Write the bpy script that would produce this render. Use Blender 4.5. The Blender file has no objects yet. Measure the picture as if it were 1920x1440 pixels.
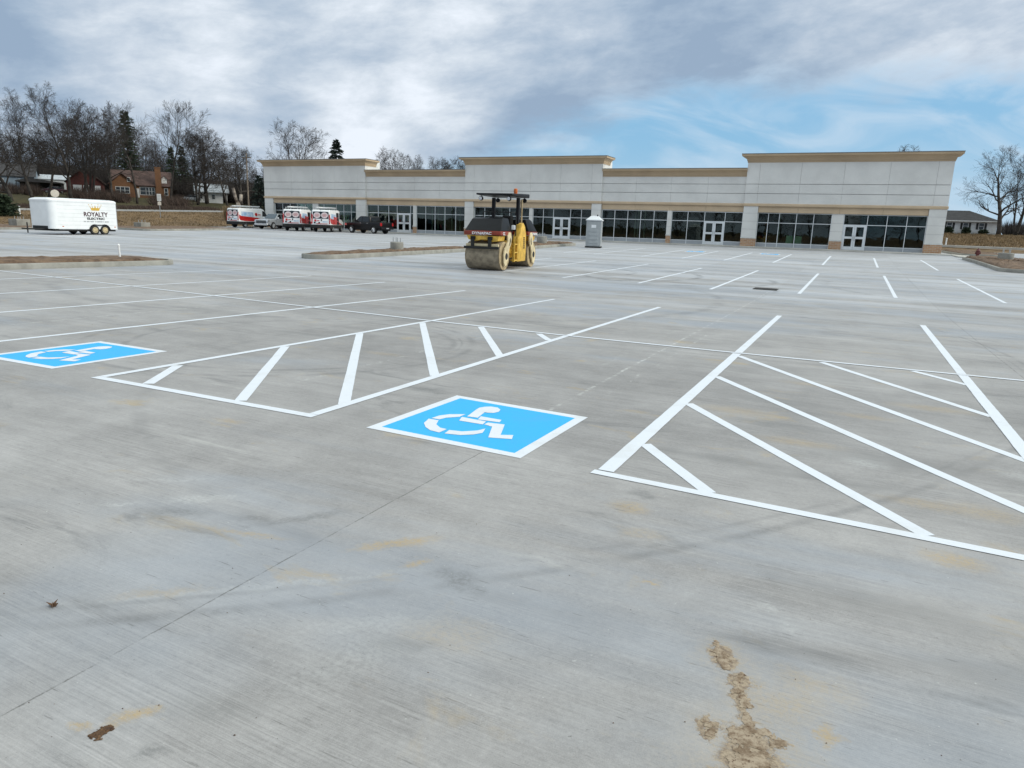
import bpy, bmesh, math, random
from mathutils import Vector, Matrix, noise as mnoise
R = math.radians
random.seed(7)
scene = bpy.context.scene
COL = scene.collection

# ------------------------------------------------------------------ camera constants (fitted to the photograph)
YAW, PIT, ROL = R(-25.231), R(-12.552), R(1.859)
FPX = 1327.38
CAM = Vector((0, 0, 1.6))
_fw = Vector((math.sin(YAW) * math.cos(PIT), math.cos(YAW) * math.cos(PIT), math.sin(PIT)))
_rt = Vector((math.cos(YAW), -math.sin(YAW), 0))
_up = _rt.cross(_fw)
RT = _rt * math.cos(ROL) + _up * math.sin(ROL)
UP = -_rt * math.sin(ROL) + _up * math.cos(ROL)


def at(px, py, depth):
    """a point in the place, at a surveyed depth along the view"""
    return CAM + (_fw + RT * ((px - 960) / FPX) - UP * ((py - 720) / FPX)) * depth


def lerp(x, xs, ys):
    if x <= xs[0]:
        return ys[0]
    for i in range(1, len(xs)):
        if x <= xs[i]:
            t = (x - xs[i - 1]) / (xs[i] - xs[i - 1])
            return ys[i - 1] + t * (ys[i] - ys[i - 1])
    return ys[-1]


def sstep(a, b, x):
    t = max(0, min(1, (x - a) / (b - a)))
    return t * t * (3 - 2 * t)


_gy = [-60, 0, 17, 21, 24, 36.3, 44, 56, 66, 73, 300]
_gz = [0.3, 0, -.172, -.2, -.19, -.085, 0, .2, .29, .35, .35]


def _G0(y):
    return lerp(y, _gy, _gz)


GT = {}
for _k in range(-80, 320):
    GT[_k] = sum(_G0(_k + d) * w for d, w in ((-2, .1), (-1, .2), (0, .4), (1, .2), (2, .1)))


def G(y):
    k = math.floor(y)
    t = y - k
    return GT[k] * (1 - t) + GT[k + 1] * t


def T(x, y):
    """terrain height outside the paved lot"""
    yy = max(-40, min(220, y))
    rr = lerp(y, [-300, 60, 73, 90, 116, 172, 190, 400, 2000], [.1, .15, .28, .33, .93, 2.92, 3.2, 5, 5])
    if x > -60 and y < 95:
        rr = min(rr, G(max(-70, min(300, y))) - .1)
    ll = lerp(-x, [70, 77, 100, 104, 110, 122, 150, 200, 400, 2000], [.0, .1, 1.75, 1.92, 2.0, 2.75, 4.5, 6.5, 9, 12])
    ll += .023 * (yy - 75) * sstep(78, 104, -x)
    w = sstep(70, 86, -x)
    return w * ll + (1 - w) * rr


# ------------------------------------------------------------------ materials
class NT:
    def __init__(s, nt):
        s.nt = nt

    def n(s, typ, **kw):
        nd = s.nt.nodes.new(typ)
        for k, v in kw.items():
            setattr(nd, k, v)
        return nd

    def L(s, a, b):
        if not hasattr(a, 'is_linked') and not isinstance(a, bpy.types.NodeSocket):
            b.default_value = a
        else:
            s.nt.links.new(a, b)

    def m(s, op, a, b=0.0, c=None, clamp=False):
        nd = s.n('ShaderNodeMath', operation=op, use_clamp=clamp)
        s.L(a, nd.inputs[0])
        s.L(b, nd.inputs[1])
        if c is not None:
            s.L(c, nd.inputs[2])
        return nd.outputs[0]

    def vec(s, x, y, z=0.0):
        nd = s.n('ShaderNodeCombineXYZ')
        s.L(x, nd.inputs[0]); s.L(y, nd.inputs[1]); s.L(z, nd.inputs[2])
        return nd.outputs[0]

    def noise(s, v, scale=1, detail=3, rough=.55, dist=0):
        nd = s.n('ShaderNodeTexNoise')
        s.L(v, nd.inputs['Vector'])
        nd.inputs['Scale'].default_value = scale
        nd.inputs['Detail'].default_value = detail
        nd.inputs['Roughness'].default_value = rough
        nd.inputs['Distortion'].default_value = dist
        return nd.outputs['Fac']

    def ss(s, v, a, b):
        nd = s.n('ShaderNodeMapRange', interpolation_type='SMOOTHSTEP')
        s.L(v, nd.inputs[0])
        nd.inputs[1].default_value = a
        nd.inputs[2].default_value = b
        nd.inputs[3].default_value = 0
        nd.inputs[4].default_value = 1
        return nd.outputs[0]

    def mix(s, f, a, b, blend='MIX'):
        nd = s.n('ShaderNodeMix', data_type='RGBA', blend_type=blend)
        s.L(f, nd.inputs[0])
        for q, i in ((a, 6), (b, 7)):
            if isinstance(q, tuple):
                q = (q[0], q[1], q[2], 1)
            s.L(q, nd.inputs[i])
        return nd.outputs[2]


def newmat(name):
    m = bpy.data.materials.new(name)
    m.use_nodes = True
    t = NT(m.node_tree)
    return m, t, m.node_tree.nodes['Principled BSDF']


def pm(name, col, rough=.6, metal=0, var=.12, scale=2.0, bump=0, bscale=30, col2=None, coat=0, stretch=None, spec=.5):
    m, t, b = newmat(name)
    tc = t.n('ShaderNodeTexCoord').outputs['Object']
    if stretch:
        mp = t.n('ShaderNodeMapping')
        mp.inputs['Scale'].default_value = stretch
        t.L(tc, mp.inputs[0])
        tc = mp.outputs[0]
    f = t.noise(tc, scale, 5, .6)
    f = t.ss(f, .3, .7)
    c2 = col2 or tuple(c * (1 - 2 * var) for c in col)
    c1 = col if col2 else tuple(min(1, c * (1 + var * .5)) for c in col)
    t.L(t.mix(f, c1, c2), b.inputs['Base Color'])
    b.inputs['Roughness'].default_value = rough
    b.inputs['Metallic'].default_value = metal
    b.inputs['Specular IOR Level'].default_value = spec
    if coat:
        b.inputs['Coat Weight'].default_value = coat
        b.inputs['Coat Roughness'].default_value = .08
    if bump:
        bp = t.n('ShaderNodeBump')
        bp.inputs['Strength'].default_value = bump
        bp.inputs['Distance'].default_value = .03
        t.L(t.noise(tc, bscale, 4), bp.inputs['Height'])
        t.L(bp.outputs[0], b.inputs['Normal'])
    return m


M = {}


def paint_mat(name, c, thin, dirt):
    m, t, b = newmat(name)
    P = t.n('ShaderNodeNewGeometry').outputs['Position']
    sp = t.n('ShaderNodeSeparateXYZ'); t.L(P, sp.inputs[0])
    bro = t.noise(t.vec(t.m('MULTIPLY', sp.outputs[0], 2.2), t.m('MULTIPLY', sp.outputs[1], 120)), 1, 3, .7)
    g = t.noise(P, 60, 4, .7)
    lo = t.noise(P, 2.6, 5, .65)
    k = t.m('ADD', t.m('MULTIPLY', t.ss(bro, .55, .75), .35), t.m('MULTIPLY', t.ss(g, .56, .74), .55))
    col = t.mix(t.m('MULTIPLY', k, .8), c, thin)
    col = t.mix(t.m('MULTIPLY', t.ss(lo, .5, .74), .5), col, dirt)
    t.L(col, b.inputs['Base Color'])
    b.inputs['Roughness'].default_value = .62
    bp = t.n('ShaderNodeBump'); bp.inputs['Strength'].default_value = .35; bp.inputs['Distance'].default_value = .003
    t.L(t.m('ADD', bro, g), bp.inputs['Height']); t.L(bp.outputs[0], b.inputs['Normal'])
    return m


M['paint_white'] = paint_mat('road_paint_white', (.66, .69, .74), (.46, .46, .45), (.55, .555, .55))
M['paint_blue'] = paint_mat('road_paint_blue', (.022, .40, .80), (.06, .27, .50), (.06, .35, .64))
M['kerb'] = pm('kerb_concrete', (.29, .28, .25), .8, var=.15, scale=1.5, bump=.3)
M['walk'] = pm('sidewalk_concrete', (.50, .48, .44), .8, var=.12, scale=.6)
M['soil'] = pm('soil', (.085, .052, .034), .95, scale=3.5, col2=(.19, .125, .08), bump=1, bscale=16)
M['eifs'] = pm('wall_plaster', (.70, .685, .66), .8, var=.06, scale=.35, bump=.1, bscale=60)
M['joint'] = pm('joint_dark', (.50, .49, .48), .9, var=.05)
M['tan'] = pm('tan_plaster', (.57, .43, .29), .75, var=.06, scale=.5)
M['tan_dark'] = pm('cornice_tan', (.48, .355, .23), .75, var=.07, scale=.4)
M['cap_metal'] = pm('cap_metal', (.20, .19, .18), .5, .3, var=.08)
M['stone'] = pm('pale_stone', (.62, .62, .60), .8, var=.05)
M['alu'] = pm('aluminium', (.70, .72, .74), .45, .35, var=.04)
M['kneepanel'] = pm('panel_grey', (.34, .36, .39), .55, var=.05)
M['dark'] = pm('black_rubber', (.018, .018, .018), .8, var=.2)
M['black'] = pm('black_paint', (.007, .007, .008), .28, var=.1, coat=.12, spec=.25)
M['hood'] = pm('black_hood', (.006, .007, .009), .42, var=.25, scale=3, spec=.18)
M['white'] = pm('white_paint', (.80, .81, .82), .38, var=.03, coat=.3)
M['whitevan'] = pm('van_white', (.82, .82, .82), .35, var=.03, coat=.4)
M['red'] = pm('van_red', (.50, .016, .014), .35, var=.08, coat=.4)
M['redtail'] = pm('tail_red', (.45, .01, .012), .2, var=.08, coat=.5)
M['silver'] = pm('silver_paint', (.45, .47, .50), .34, .55, var=.04, coat=.4)
M['chrome'] = pm('bright_metal', (.75, .75, .76), .2, .9, var=.05)
M['cglass'] = pm('vehicle_glass', (.012, .016, .02), .06, var=.1)
M['pane_blue'] = pm('windscreen', (.05, .08, .11), .06, var=.1)
M['steel'] = pm('galvanised_steel', (.42, .43, .44), .5, .6, var=.1, scale=5)
M['yellow'] = pm('machine_yellow', (.70, .43, .065), .55, var=.16, scale=5, bump=.15)
M['cream'] = pm('machine_cream', (.70, .58, .36), .55, var=.15, scale=4)
M['orange_red'] = pm('machine_red', (.24, .032, .014), .4, var=.1)
M['amber'] = pm('amber_lens', (.55, .13, .02), .25, var=.05)
M['drum'] = pm('drum_steel', (.36, .30, .215), .8, .1, scale=5, col2=(.19, .155, .11), bump=.3, bscale=14)
M['drumrim'] = pm('drum_rim', (.46, .35, .20), .6, .2, var=.2, scale=5)
M['toilet'] = pm('toilet_grey', (.36, .38, .39), .55, var=.06, scale=3)
M['toilet_roof'] = pm('toilet_roof', (.68, .70, .72), .5, var=.04)
M['bark'] = pm('bark', (.055, .045, .038), .9, var=.3, scale=1.5)
M['barklight'] = pm('bark_pale', (.13, .105, .085), .9, var=.3, scale=1.5)
M['twig'] = pm('twigs', (.042, .033, .029), .9, var=.3, scale=.7)
M['deadwood'] = pm('dead_wood', (.42, .36, .30), .9, scale=1.2, col2=(.08, .06, .05))
M['needle'] = pm('needles', (.022, .042, .022), .8, scale=.5, col2=(.045, .065, .03))
M['needle_blue'] = pm('needles_blue', (.02, .036, .03), .8, scale=.5, col2=(.035, .05, .04))
M['shrub'] = pm('shrub_twigs', (.085, .055, .042), .9, var=.3)
M['drygrass'] = pm('dry_grass', (.27, .185, .095), .9, var=.35, scale=.4)
M['brick'] = pm('house_brick', (.21, .10, .048), .85, var=.18, scale=6, bump=.2)
M['roof_brown'] = pm('roof_brown', (.085, .05, .042), .9, var=.2, scale=1.5)
M['roof_dark'] = pm('roof_dark', (.045, .043, .045), .85, var=.2, scale=1.5)
M['roof_grey'] = pm('roof_grey', (.42, .45, .48), .6, var=.12)
M['siding_white'] = pm('siding_white', (.66, .66, .65), .7, var=.06)
M['siding_blue'] = pm('siding_blue', (.20, .25, .30), .75, var=.08)
M['siding_grey'] = pm('siding_grey', (.46, .47, .47), .75, var=.08)
M['garage_red'] = pm('dark_red_boards', (.10, .028, .022), .8, var=.15)
M['hwindow'] = pm('house_window', (.03, .035, .04), .12, var=.1)
M['hydrant'] = pm('hydrant_red', (.11, .018, .016), .55, var=.12, scale=8)
M['orange'] = pm('orange_stake', (.62, .18, .03), .7, var=.1)
M['pale'] = pm('pale_disc', (.66, .60, .52), .6, var=.06)
M['wood'] = pm('pole_wood', (.20, .16, .125), .9, var=.2)
M['grate'] = pm('cast_iron', (.05, .045, .04), .7, .4, var=.2)
M['gold'] = pm('gold_vinyl', (.62, .38, .05), .4, var=.08, scale=4)
M['maroon'] = pm('maroon_vinyl', (.05, .008, .018), .4, var=.05)
M['ink'] = pm('black_vinyl', (.012, .012, .015), .5, var=.05, spec=.2)
M['greyink'] = pm('grey_vinyl', (.30, .31, .33), .5, var=.05)
M['pinkish'] = pm('window_sign', (.74, .62, .62), .5, var=.08, scale=6)
M['bluevinyl'] = pm('blue_vinyl', (.22, .38, .60), .45, scale=2, col2=(.55, .62, .70))
M['greencab'] = pm('green_cabinet', (.52, .70, .56), .5, var=.05)
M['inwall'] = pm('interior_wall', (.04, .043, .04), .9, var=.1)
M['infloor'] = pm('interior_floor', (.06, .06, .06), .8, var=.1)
M['stud'] = pm('interior_stud', (.38, .36, .32), .7, var=.1)
M['mudleaf'] = pm('leaf_brown', (.12, .065, .035), .85, var=.2, scale=30)
M['clod'] = pm('mud_clod', (.20, .11, .05), .95, scale=60, col2=(.07, .035, .02), bump=1, bscale=90)
M['rubblewhite'] = pm('white_pvc', (.78, .78, .78), .5, var=.04)


def brick_mat():
    m, t, b = newmat('pillar_brick')
    tc = t.n('ShaderNodeTexCoord').outputs['Object']
    sp = t.n('ShaderNodeSeparateXYZ'); t.L(tc, sp.inputs[0])
    bt = t.n('ShaderNodeTexBrick')
    t.L(t.vec(t.m('ADD', sp.outputs[0], sp.outputs[1]), sp.outputs[2]), bt.inputs['Vector'])
    bt.inputs['Color1'].default_value = (.36, .20, .11, 1)
    bt.inputs['Color2'].default_value = (.44, .26, .15, 1)
    bt.inputs['Mortar'].default_value = (.45, .41, .36, 1)
    bt.inputs['Scale'].default_value = 1
    bt.inputs['Brick Width'].default_value = .4
    bt.inputs['Row Height'].default_value = .15
    bt.inputs['Mortar Size'].default_value = .012
    t.L(bt.outputs[0], b.inputs['Base Color'])
    b.inputs['Roughness'].default_value = .85
    return m


M['pillar_brick'] = brick_mat()


def glass_mat():
    m, t, b = newmat('storefront_glass')
    nt = m.node_tree
    out = nt.nodes['Material Output']
    nt.nodes.remove(b)
    tr = t.n('ShaderNodeBsdfTransparent'); tr.inputs[0].default_value = (.62, .72, .67, 1)
    gl = t.n('ShaderNodeBsdfGlossy'); gl.inputs['Roughness'].default_value = .015
    gl.inputs['Color'].default_value = (.85, .9, .9, 1)
    tc = t.n('ShaderNodeTexCoord').outputs['Object']
    bp = t.n('ShaderNodeBump'); bp.inputs['Strength'].default_value = .05; bp.inputs['Distance'].default_value = .05
    t.L(t.noise(tc, .8, 2), bp.inputs['Height'])
    t.L(bp.outputs[0], gl.inputs['Normal'])
    fr = t.n('ShaderNodeFresnel'); fr.inputs[0].default_value = 1.5
    mx = t.n('ShaderNodeMixShader')
    t.L(fr.outputs[0], mx.inputs[0]); t.L(tr.outputs[0], mx.inputs[1]); t.L(gl.outputs[0], mx.inputs[2])
    t.L(mx.outputs[0], out.inputs[0])
    return m


M['glass'] = glass_mat()


def circ3(a, b, c):
    ax, ay = a; bx, by = b; cx, cy = c
    d = 2 * (ax * (by - cy) + bx * (cy - ay) + cx * (ay - by))
    ux = ((ax * ax + ay * ay) * (by - cy) + (bx * bx + by * by) * (cy - ay) + (cx * cx + cy * cy) * (ay - by)) / d
    uy = ((ax * ax + ay * ay) * (cx - bx) + (bx * bx + by * by) * (ax - cx) + (cx * cx + cy * cy) * (bx - ax)) / d
    return ux, uy, math.hypot(ax - ux, ay - uy)


MUD = [(-.30, 2.655, .045, .05), (-.27, 2.60, .05, .06), (-.20, 2.50, .03, .05), (-.19, 2.43, .035, .05), (-.165, 2.36, .035, .05), (-.145, 2.27, .035, .06), (-.12, 2.19, .085, .07), (-.105, 2.07, .095, .10), (-.10, 1.96, .10, .11), (-.255, 2.19, .03, .035), (-.25, 2.14, .022, .03), (-.03, 2.2, .04, .02)]
# wear and spills with a place of their own: x, y, half length, half width, turn, kind, strength
STAINS = [(-1.98, 2.83, .22, .05, 48, 't', .8), (-1.75, 2.71, .07, .04, 40, 't', .7), (-2.72, 2.55, .2, .03, 10, 't', .6), (-1.96, 1.32, .06, .035, 40, 't', .8), (-2.07, 1.22, .05, .02, 10, 't', .7),
          (-2.58, 1.91, .2, .04, 40, 't', .35), (-1.06, 3.97, .12, .10, 0, 't', .55), (-.87, 3.63, .14, .08, 0, 't', .35), (-.69, 3.07, .05, .02, -20, 't', .7), (.11, 2.32, .03, .06, 0, 't', .75),
          (.66, 4.13, .16, .10, 0, 't', .65), (-.23, 6.08, .3, .12, 0, 't', .45), (-.86, 6.93, .35, .16, 0, 't', .4), (.9, 5.03, .25, .15, 0, 't', .4), (-1.28, 2.25, .2, .12, 20, 't', .25), (.62, 5.0, .3, .1, 0, 't', .4),
          (-.05, 2.42, .16, .12, 0, 't', .4), (.05, 2.6, .16, .10, 0, 't', .35), (-2.9, 4.6, .3, .06, 0, 't', .25), (-4.5, 4.1, .14, .06, 0, 't', .5), (-5.4, 7.5, .3, .1, 0, 't', .3), (.9, 8.2, .4, .15, 0, 't', .4), (-.3, 8.8, .3, .12, 0, 't', .35), (.25, 7.4, .3, .1, 0, 't', .35),
          (-1.52, 2.69, .12, .08, 0, 'd', .55), (-1.42, 2.6, .08, .05, 0, 'd', .4), (-3.81, 6.03, .22, .14, 10, 'd', .75), (-3.62, 5.95, .12, .06, 0, 'd', .7), (-3.27, 2.56, .20, .08, 30, 'd', .55), (-2.61, 2.86, .26, .04, 55, 'd', .55), (-2.8, 2.72, .2, .05, 20, 'd', .4),
          (-1.76, 1.47, .16, .10, 20, 'd', .42), (-1.41, 2.09, .14, .06, 20, 'd', .4), (-1.76, 1.24, .05, .025, 20, 'd', .6), (-1.03, 4.22, .12, .07, 0, 'd', .6), (-.74, 5.27, .5, .10, 0, 'd', .4), (0, 5.17, .4, .08, 0, 'd', .35), (-.45, 6.6, .5, .14, 0, 'd', .5), (.4, 5.9, .5, .2, 0, 'd', .35),
          (-.6, 7.6, .5, .16, 0, 'd', .4), (-5.2, 6.2, .7, .2, 0, 'd', .3), (-7.2, 8.2, .9, .12, 0, 'd', .4), (-5.9, 11.4, .8, .12, 0, 'd', .5), (-4.7, 11.7, .5, .1, 0, 'd', .45), (-11, 9.5, 1.2, .2, 0, 'd', .35), (.3, 3.4, .5, .16, 0, 'd', .3), (.9, 3.0, .4, .2, 10, 'd', .22),
          (-2.65, 25.1, 1.4, .5, 0, 'w', 0.28), (-2.2, 24.6, .1, 1.2, 0, 'd', .5),
          (-3.31, 2.78, .20, .06, 35, 'w', 0.52), (-3.62, 2.49, .12, .03, 35, 'w', 0.42), (-3.75, 2.9, .3, .03, 35, 'w', 0.28), (-.16, 3.11, .06, .05, 0, 'w', 0.42), (-.05, 3.0, .06, .05, 0, 'w', 0.24), (-1.62, 2.15, .3, .06, 35, 'w', 0.21), (-2.2, 2.2, .8, .03, 42, 'w', 0.21), (-1.55, 1.9, .12, .3, -20, 'w', 0.17),
          (.25, 5.75, .16, .12, 0, 'w', 0.42), (1.35, 6.0, .25, .12, -30, 'w', 0.35), (-.1, 13.5, 1.5, .12, 0, 'w', 0.24), (-9.5, 8.4, .5, .06, 0, 'w', 0.35), (-8.5, 12.5, 1.6, .1, 0, 'w', 0.28)]
_c = circ3((-2.64, 1.59), (-1.29, 2.82), (-.16, 4.17))
RINGS = [(_c[0], _c[1], _c[2], .035, .5), (_c[0], _c[1], _c[2] - .14, .02, .3), (-9.6, 28.5, 4.1, .14, .9), (-6.2, 28, 3.6, .14, .8), (-11.5, 28.5, 3.3, .12, .7),
         (-7.0, 7.7, 2.2, .05, .6), (-7.2, 7.7, 2.65, .05, .55), (-7.1, 7.7, 2.4, .02, .5), (-12, 18, 9, .15, .5), (6, 30, 7, .16, .45), (-1.6, 8.6, 6.0, .06, .25)]


def concrete_mat():
    m, t, b = newmat('lot_concrete')
    P = t.n('ShaderNodeNewGeometry').outputs['Position']
    sp = t.n('ShaderNodeSeparateXYZ'); t.L(P, sp.inputs[0])
    x, y = sp.outputs[0], sp.outputs[1]
    big = t.noise(P, .16, 4, .6)
    mid = t.noise(P, .8, 6, .68, .2)
    blot = t.noise(P, 3.1, 6, .7, .3)
    s_far = t.noise(t.vec(t.m('MULTIPLY', x, .055), t.m('MULTIPLY', y, .7)), 1, 7, .68, .4)
    s_mid = t.noise(t.vec(t.m('MULTIPLY', x, .5), t.m('MULTIPLY', y, 4.2)), 1, 6, .68, .3)
    broom = t.noise(t.vec(t.m('MULTIPLY', x, 2.2), t.m('MULTIPLY', t.m('MULTIPLY_ADD', x, .03, y), 120)), 1, 3, .7)
    broom2 = t.noise(t.vec(t.m('MULTIPLY', x, .9), t.m('MULTIPLY', t.m('MULTIPLY_ADD', x, .03, y), 34), 3.3), 1, 3, .6)
    speck = t.noise(P, 230, 2, .6)
    grain = t.noise(P, 42, 5, .75)
    bm = t.ss(t.noise(P, .55, 4, .6), .34, .66)
    v = t.m('MULTIPLY', t.m('SUBTRACT', big, .5), .55)
    for n_, a_ in ((mid, .75), (blot, .42), (s_far, .85), (s_mid, .42), (speck, .50), (grain, .55)):
        v = t.m('MULTIPLY_ADD', t.m('SUBTRACT', n_, .5), a_, v)
    br_ = t.m('ADD', t.m('MULTIPLY', t.m('SUBTRACT', broom, .5), 1.05), t.m('MULTIPLY', t.m('SUBTRACT', broom2, .5), .34))
    v = t.m('MULTIPLY_ADD', br_, t.m('MULTIPLY_ADD', bm, .85, .15), v)
    f = t.m('ADD', v, .5, clamp=True)
    col = t.mix(f, (.160, .152, .147), (.435, .419, .410))
    # the concrete grows paler towards the shops, with bluish streaks
    far_pale = t.m('MULTIPLY', t.ss(t.m('MULTIPLY_ADD', t.m('SUBTRACT', s_far, .5), 26, y), 13, 30), t.m('MULTIPLY_ADD', t.ss(s_far, .36, .64), .5, .12))
    col = t.mix(far_pale, col, (.45, .475, .52))
    # whole pours differ a little in tone
    pour = t.n('ShaderNodeTexWhiteNoise', noise_dimensions='2D')
    t.L(t.vec(t.m('FLOOR', t.m('DIVIDE', t.m('ADD', x, 2.33), 4.53)), t.m('FLOOR', t.m('DIVIDE', t.m('ADD', y, .6), 5.3))), pour.inputs['Vector'])
    pv = t.m('MULTIPLY_ADD', pour.outputs['Value'], .14, .93)
    col = t.mix(1.0, col, t.vec(pv, pv, pv), 'MULTIPLY')
    # curing compound left in bluish sheets, along the pour
    bl = t.noise(t.vec(t.m('MULTIPLY', x, .12), t.m('MULTIPLY', y, .34), 7.7), 1, 5, .62, .5)
    bl = t.m('MULTIPLY', t.ss(bl, .50, .66), .42)
    col = t.mix(bl, col, (.27, .31, .37))
    wh = t.noise(t.vec(t.m('MULTIPLY', x, .30), t.m('MULTIPLY', y, 2.4), 2.2), 1, 6, .72, .6)
    wh = t.m('MULTIPLY', t.ss(wh, .60, .75), .42)
    col = t.mix(wh, col, (.54, .53, .50))
    tn = t.noise(t.vec(t.m('MULTIPLY', x, 1.1), t.m('MULTIPLY', y, 1.9), 5.1), 1, 6, .66, .6)
    tn = t.m('MULTIPLY', t.ss(tn, .585, .74), .55)
    col = t.mix(tn, col, (.40, .30, .16))
    dk = t.noise(t.vec(t.m('MULTIPLY', x, .7), t.m('MULTIPLY', y, 1.9), 9.4), 1, 6, .68, .8)
    dk = t.m('MULTIPLY', t.ss(dk, .57, .75), .6)
    col = t.mix(dk, col, (.125, .125, .125))
    # small pits and grit
    pit = t.noise(P, 75, 3, .55)
    col = t.mix(t.m('MULTIPLY', t.ss(pit, .70, .76), .6), col, (.08, .075, .065))
    nick = t.noise(t.vec(t.m('MULTIPLY', x, 7), t.m('MULTIPLY', t.m('MULTIPLY_ADD', x, .03, y), 85), 4.4), 1, 2, .5)
    col = t.mix(t.m('MULTIPLY', t.ss(nick, .68, .76), .45), col, (.085, .082, .075))
    fl = t.noise(P, 62, 3, .5)
    col = t.mix(t.m('MULTIPLY', t.ss(fl, .715, .77), .5), col, (.60, .60, .58))
    wob = t.noise(P, 1.7, 3, .6)
    wn = t.n('ShaderNodeTexNoise'); t.L(P, wn.inputs['Vector']); wn.inputs['Scale'].default_value = 7; wn.inputs['Detail'].default_value = 6; wn.inputs['Roughness'].default_value = .75
    wv_ = t.n('ShaderNodeVectorMath', operation='MULTIPLY_ADD'); t.L(wn.outputs['Color'], wv_.inputs[0]); wv_.inputs[1].default_value = (.26, .26, 0); t.L(P, wv_.inputs[2])
    Pw = wv_.outputs[0]
    masks = {}
    last = [None]

    def stain(cx, cy, rx, ry, turn, kind, amt):
        mp = t.n('ShaderNodeMapping', vector_type='TEXTURE')
        mp.inputs['Location'].default_value = (cx + .13, cy + .13, 0)
        mp.inputs['Rotation'].default_value = (0, 0, R(turn))
        mp.inputs['Scale'].default_value = (rx, ry, 1e4)
        if kind in masks:
            dep = t.n('ShaderNodeVectorMath', operation='MULTIPLY_ADD')
            t.L(masks[last[0]], dep.inputs[0]); dep.inputs[1].default_value = (0, 0, 0); t.L(Pw, dep.inputs[2])
            t.L(dep.outputs[0], mp.inputs[0])
        else:
            t.L(Pw, mp.inputs[0])
        last[0] = kind
        ln = t.n('ShaderNodeVectorMath', operation='LENGTH'); t.L(mp.outputs[0], ln.inputs[0])
        mr = t.n('ShaderNodeMapRange', interpolation_type='SMOOTHSTEP')
        t.L(ln.outputs['Value'], mr.inputs[0])
        mr.inputs[1].default_value = .1; mr.inputs[2].default_value = 1.5; mr.inputs[3].default_value = amt; mr.inputs[4].default_value = 0
        masks[kind] = t.m('MAXIMUM', masks[kind], mr.outputs[0]) if kind in masks else mr.outputs[0]
    for q in STAINS:
        stain(*q)
    for q in MUD:
        stain(q[0], q[1], q[2] * 1.25, q[3] * 1.2, 0, 'm', 1.0)
        stain(q[0] + .02, q[1], q[2] * 2.6, q[3] * 1.9, 0, 't', .35)
    brk = t.m('MULTIPLY_ADD', t.ss(grain, .34, .62), .75, .25)
    for kind, c in (('t', (.40, .285, .135)), ('d', (.115, .117, .115)), ('w', (.52, .52, .51))):
        col = t.mix(t.m('MULTIPLY', masks[kind], brk), col, c)

    def ring(cx, cy, r, w, amt, col):
        dx = t.m('SUBTRACT', x, cx); dy = t.m('SUBTRACT', y, cy)
        d = t.m('SQRT', t.m('ADD', t.m('MULTIPLY', dx, dx), t.m('MULTIPLY', dy, dy)))
        d = t.m('ABSOLUTE', t.m('SUBTRACT', d, r))
        k = t.m('MULTIPLY', t.m('SUBTRACT', 1.0, t.ss(d, w * .2, w * 1.6)), t.m('MULTIPLY', t.m('MULTIPLY', t.ss(wob, .36, .62), brk), amt))
        return t.mix(k, col, (.12, .12, .12))
    for r_ in RINGS:
        col = ring(*r_, col)

    def line_x(x0, w, c, amt, ya, yb, col, br=(.3, .5), jit=.02):
        d = t.m('ABSOLUTE', t.m('SUBTRACT', t.m('MULTIPLY_ADD', t.m('SUBTRACT', t.m('ADD', blot, t.m('MULTIPLY', grain, .6)), .8), jit, x), x0))
        k = t.m('SUBTRACT', 1.0, t.ss(d, w * .4, w))
        k = t.m('MULTIPLY', k, t.ss(t.noise(t.vec(x0, y), 3.3, 6, .85), *br))
        k = t.m('MULTIPLY', k, t.m('MULTIPLY', t.ss(y, ya, ya + .6), t.m('SUBTRACT', 1.0, t.ss(y, yb - 2, yb))))
        return t.mix(t.m('MULTIPLY', k, amt), col, c)
    for x0, w, a, ya, yb in ((-2.33, .0055, .75, -9, 6.2), (2.15, .012, .5, 8, 60), (-6.9, .012, .35, 17, 60), (6.7, .012, .4, -9, 60), (-11.4, .014, .3, 0, 60)):
        col = line_x(x0, w, (.085, .082, .075), a, ya, yb, col, (.36, .56), .018)
    col = line_x(-2.40, .024, (.58, .58, .56), .6, 5.6, 26, col, (.46, .60), .08)
    col = line_x(-2.15, .02, (.58, .58, .56), .5, 6.6, 15, col, (.5, .62), .2)
    col = line_x(-2.75, .03, (.56, .56, .54), .4, 7.5, 14, col, (.5, .62), .3)
    col = line_x(-5.1, .018, (.58, .58, .56), .45, 5.0, 12, col, (.48, .6), .3)
    col = line_x(-11.2, .03, (.56, .56, .54), .5, 6, 19, col, (.45, .58), .1)
    mudc = t.mix(t.ss(grain, .36, .62), (.16, .105, .06), (.36, .28, .19))
    mm = t.ss(t.m('MULTIPLY_ADD', t.m('SUBTRACT', grain, .5), 1.0, masks['m']), .30, .72)
    col = t.mix(t.m('MULTIPLY', mm, .88), col, mudc)
    t.L(col, b.inputs['Base Color'])
    t.L(t.m('MULTIPLY_ADD', bl, -.28, .64), b.inputs['Roughness'])
    b.inputs['Specular IOR Level'].default_value = .45
    bp = t.n('ShaderNodeBump')
    bp.inputs['Strength'].default_value = .4
    bp.inputs['Distance'].default_value = .004
    t.L(t.m('ADD', t.m('ADD', broom, t.m('MULTIPLY', grain, .7)), t.m('MULTIPLY', mm, .8)), bp.inputs['Height'])
    t.L(bp.outputs[0], b.inputs['Normal'])
    return m


M['concrete'] = concrete_mat()


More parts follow.
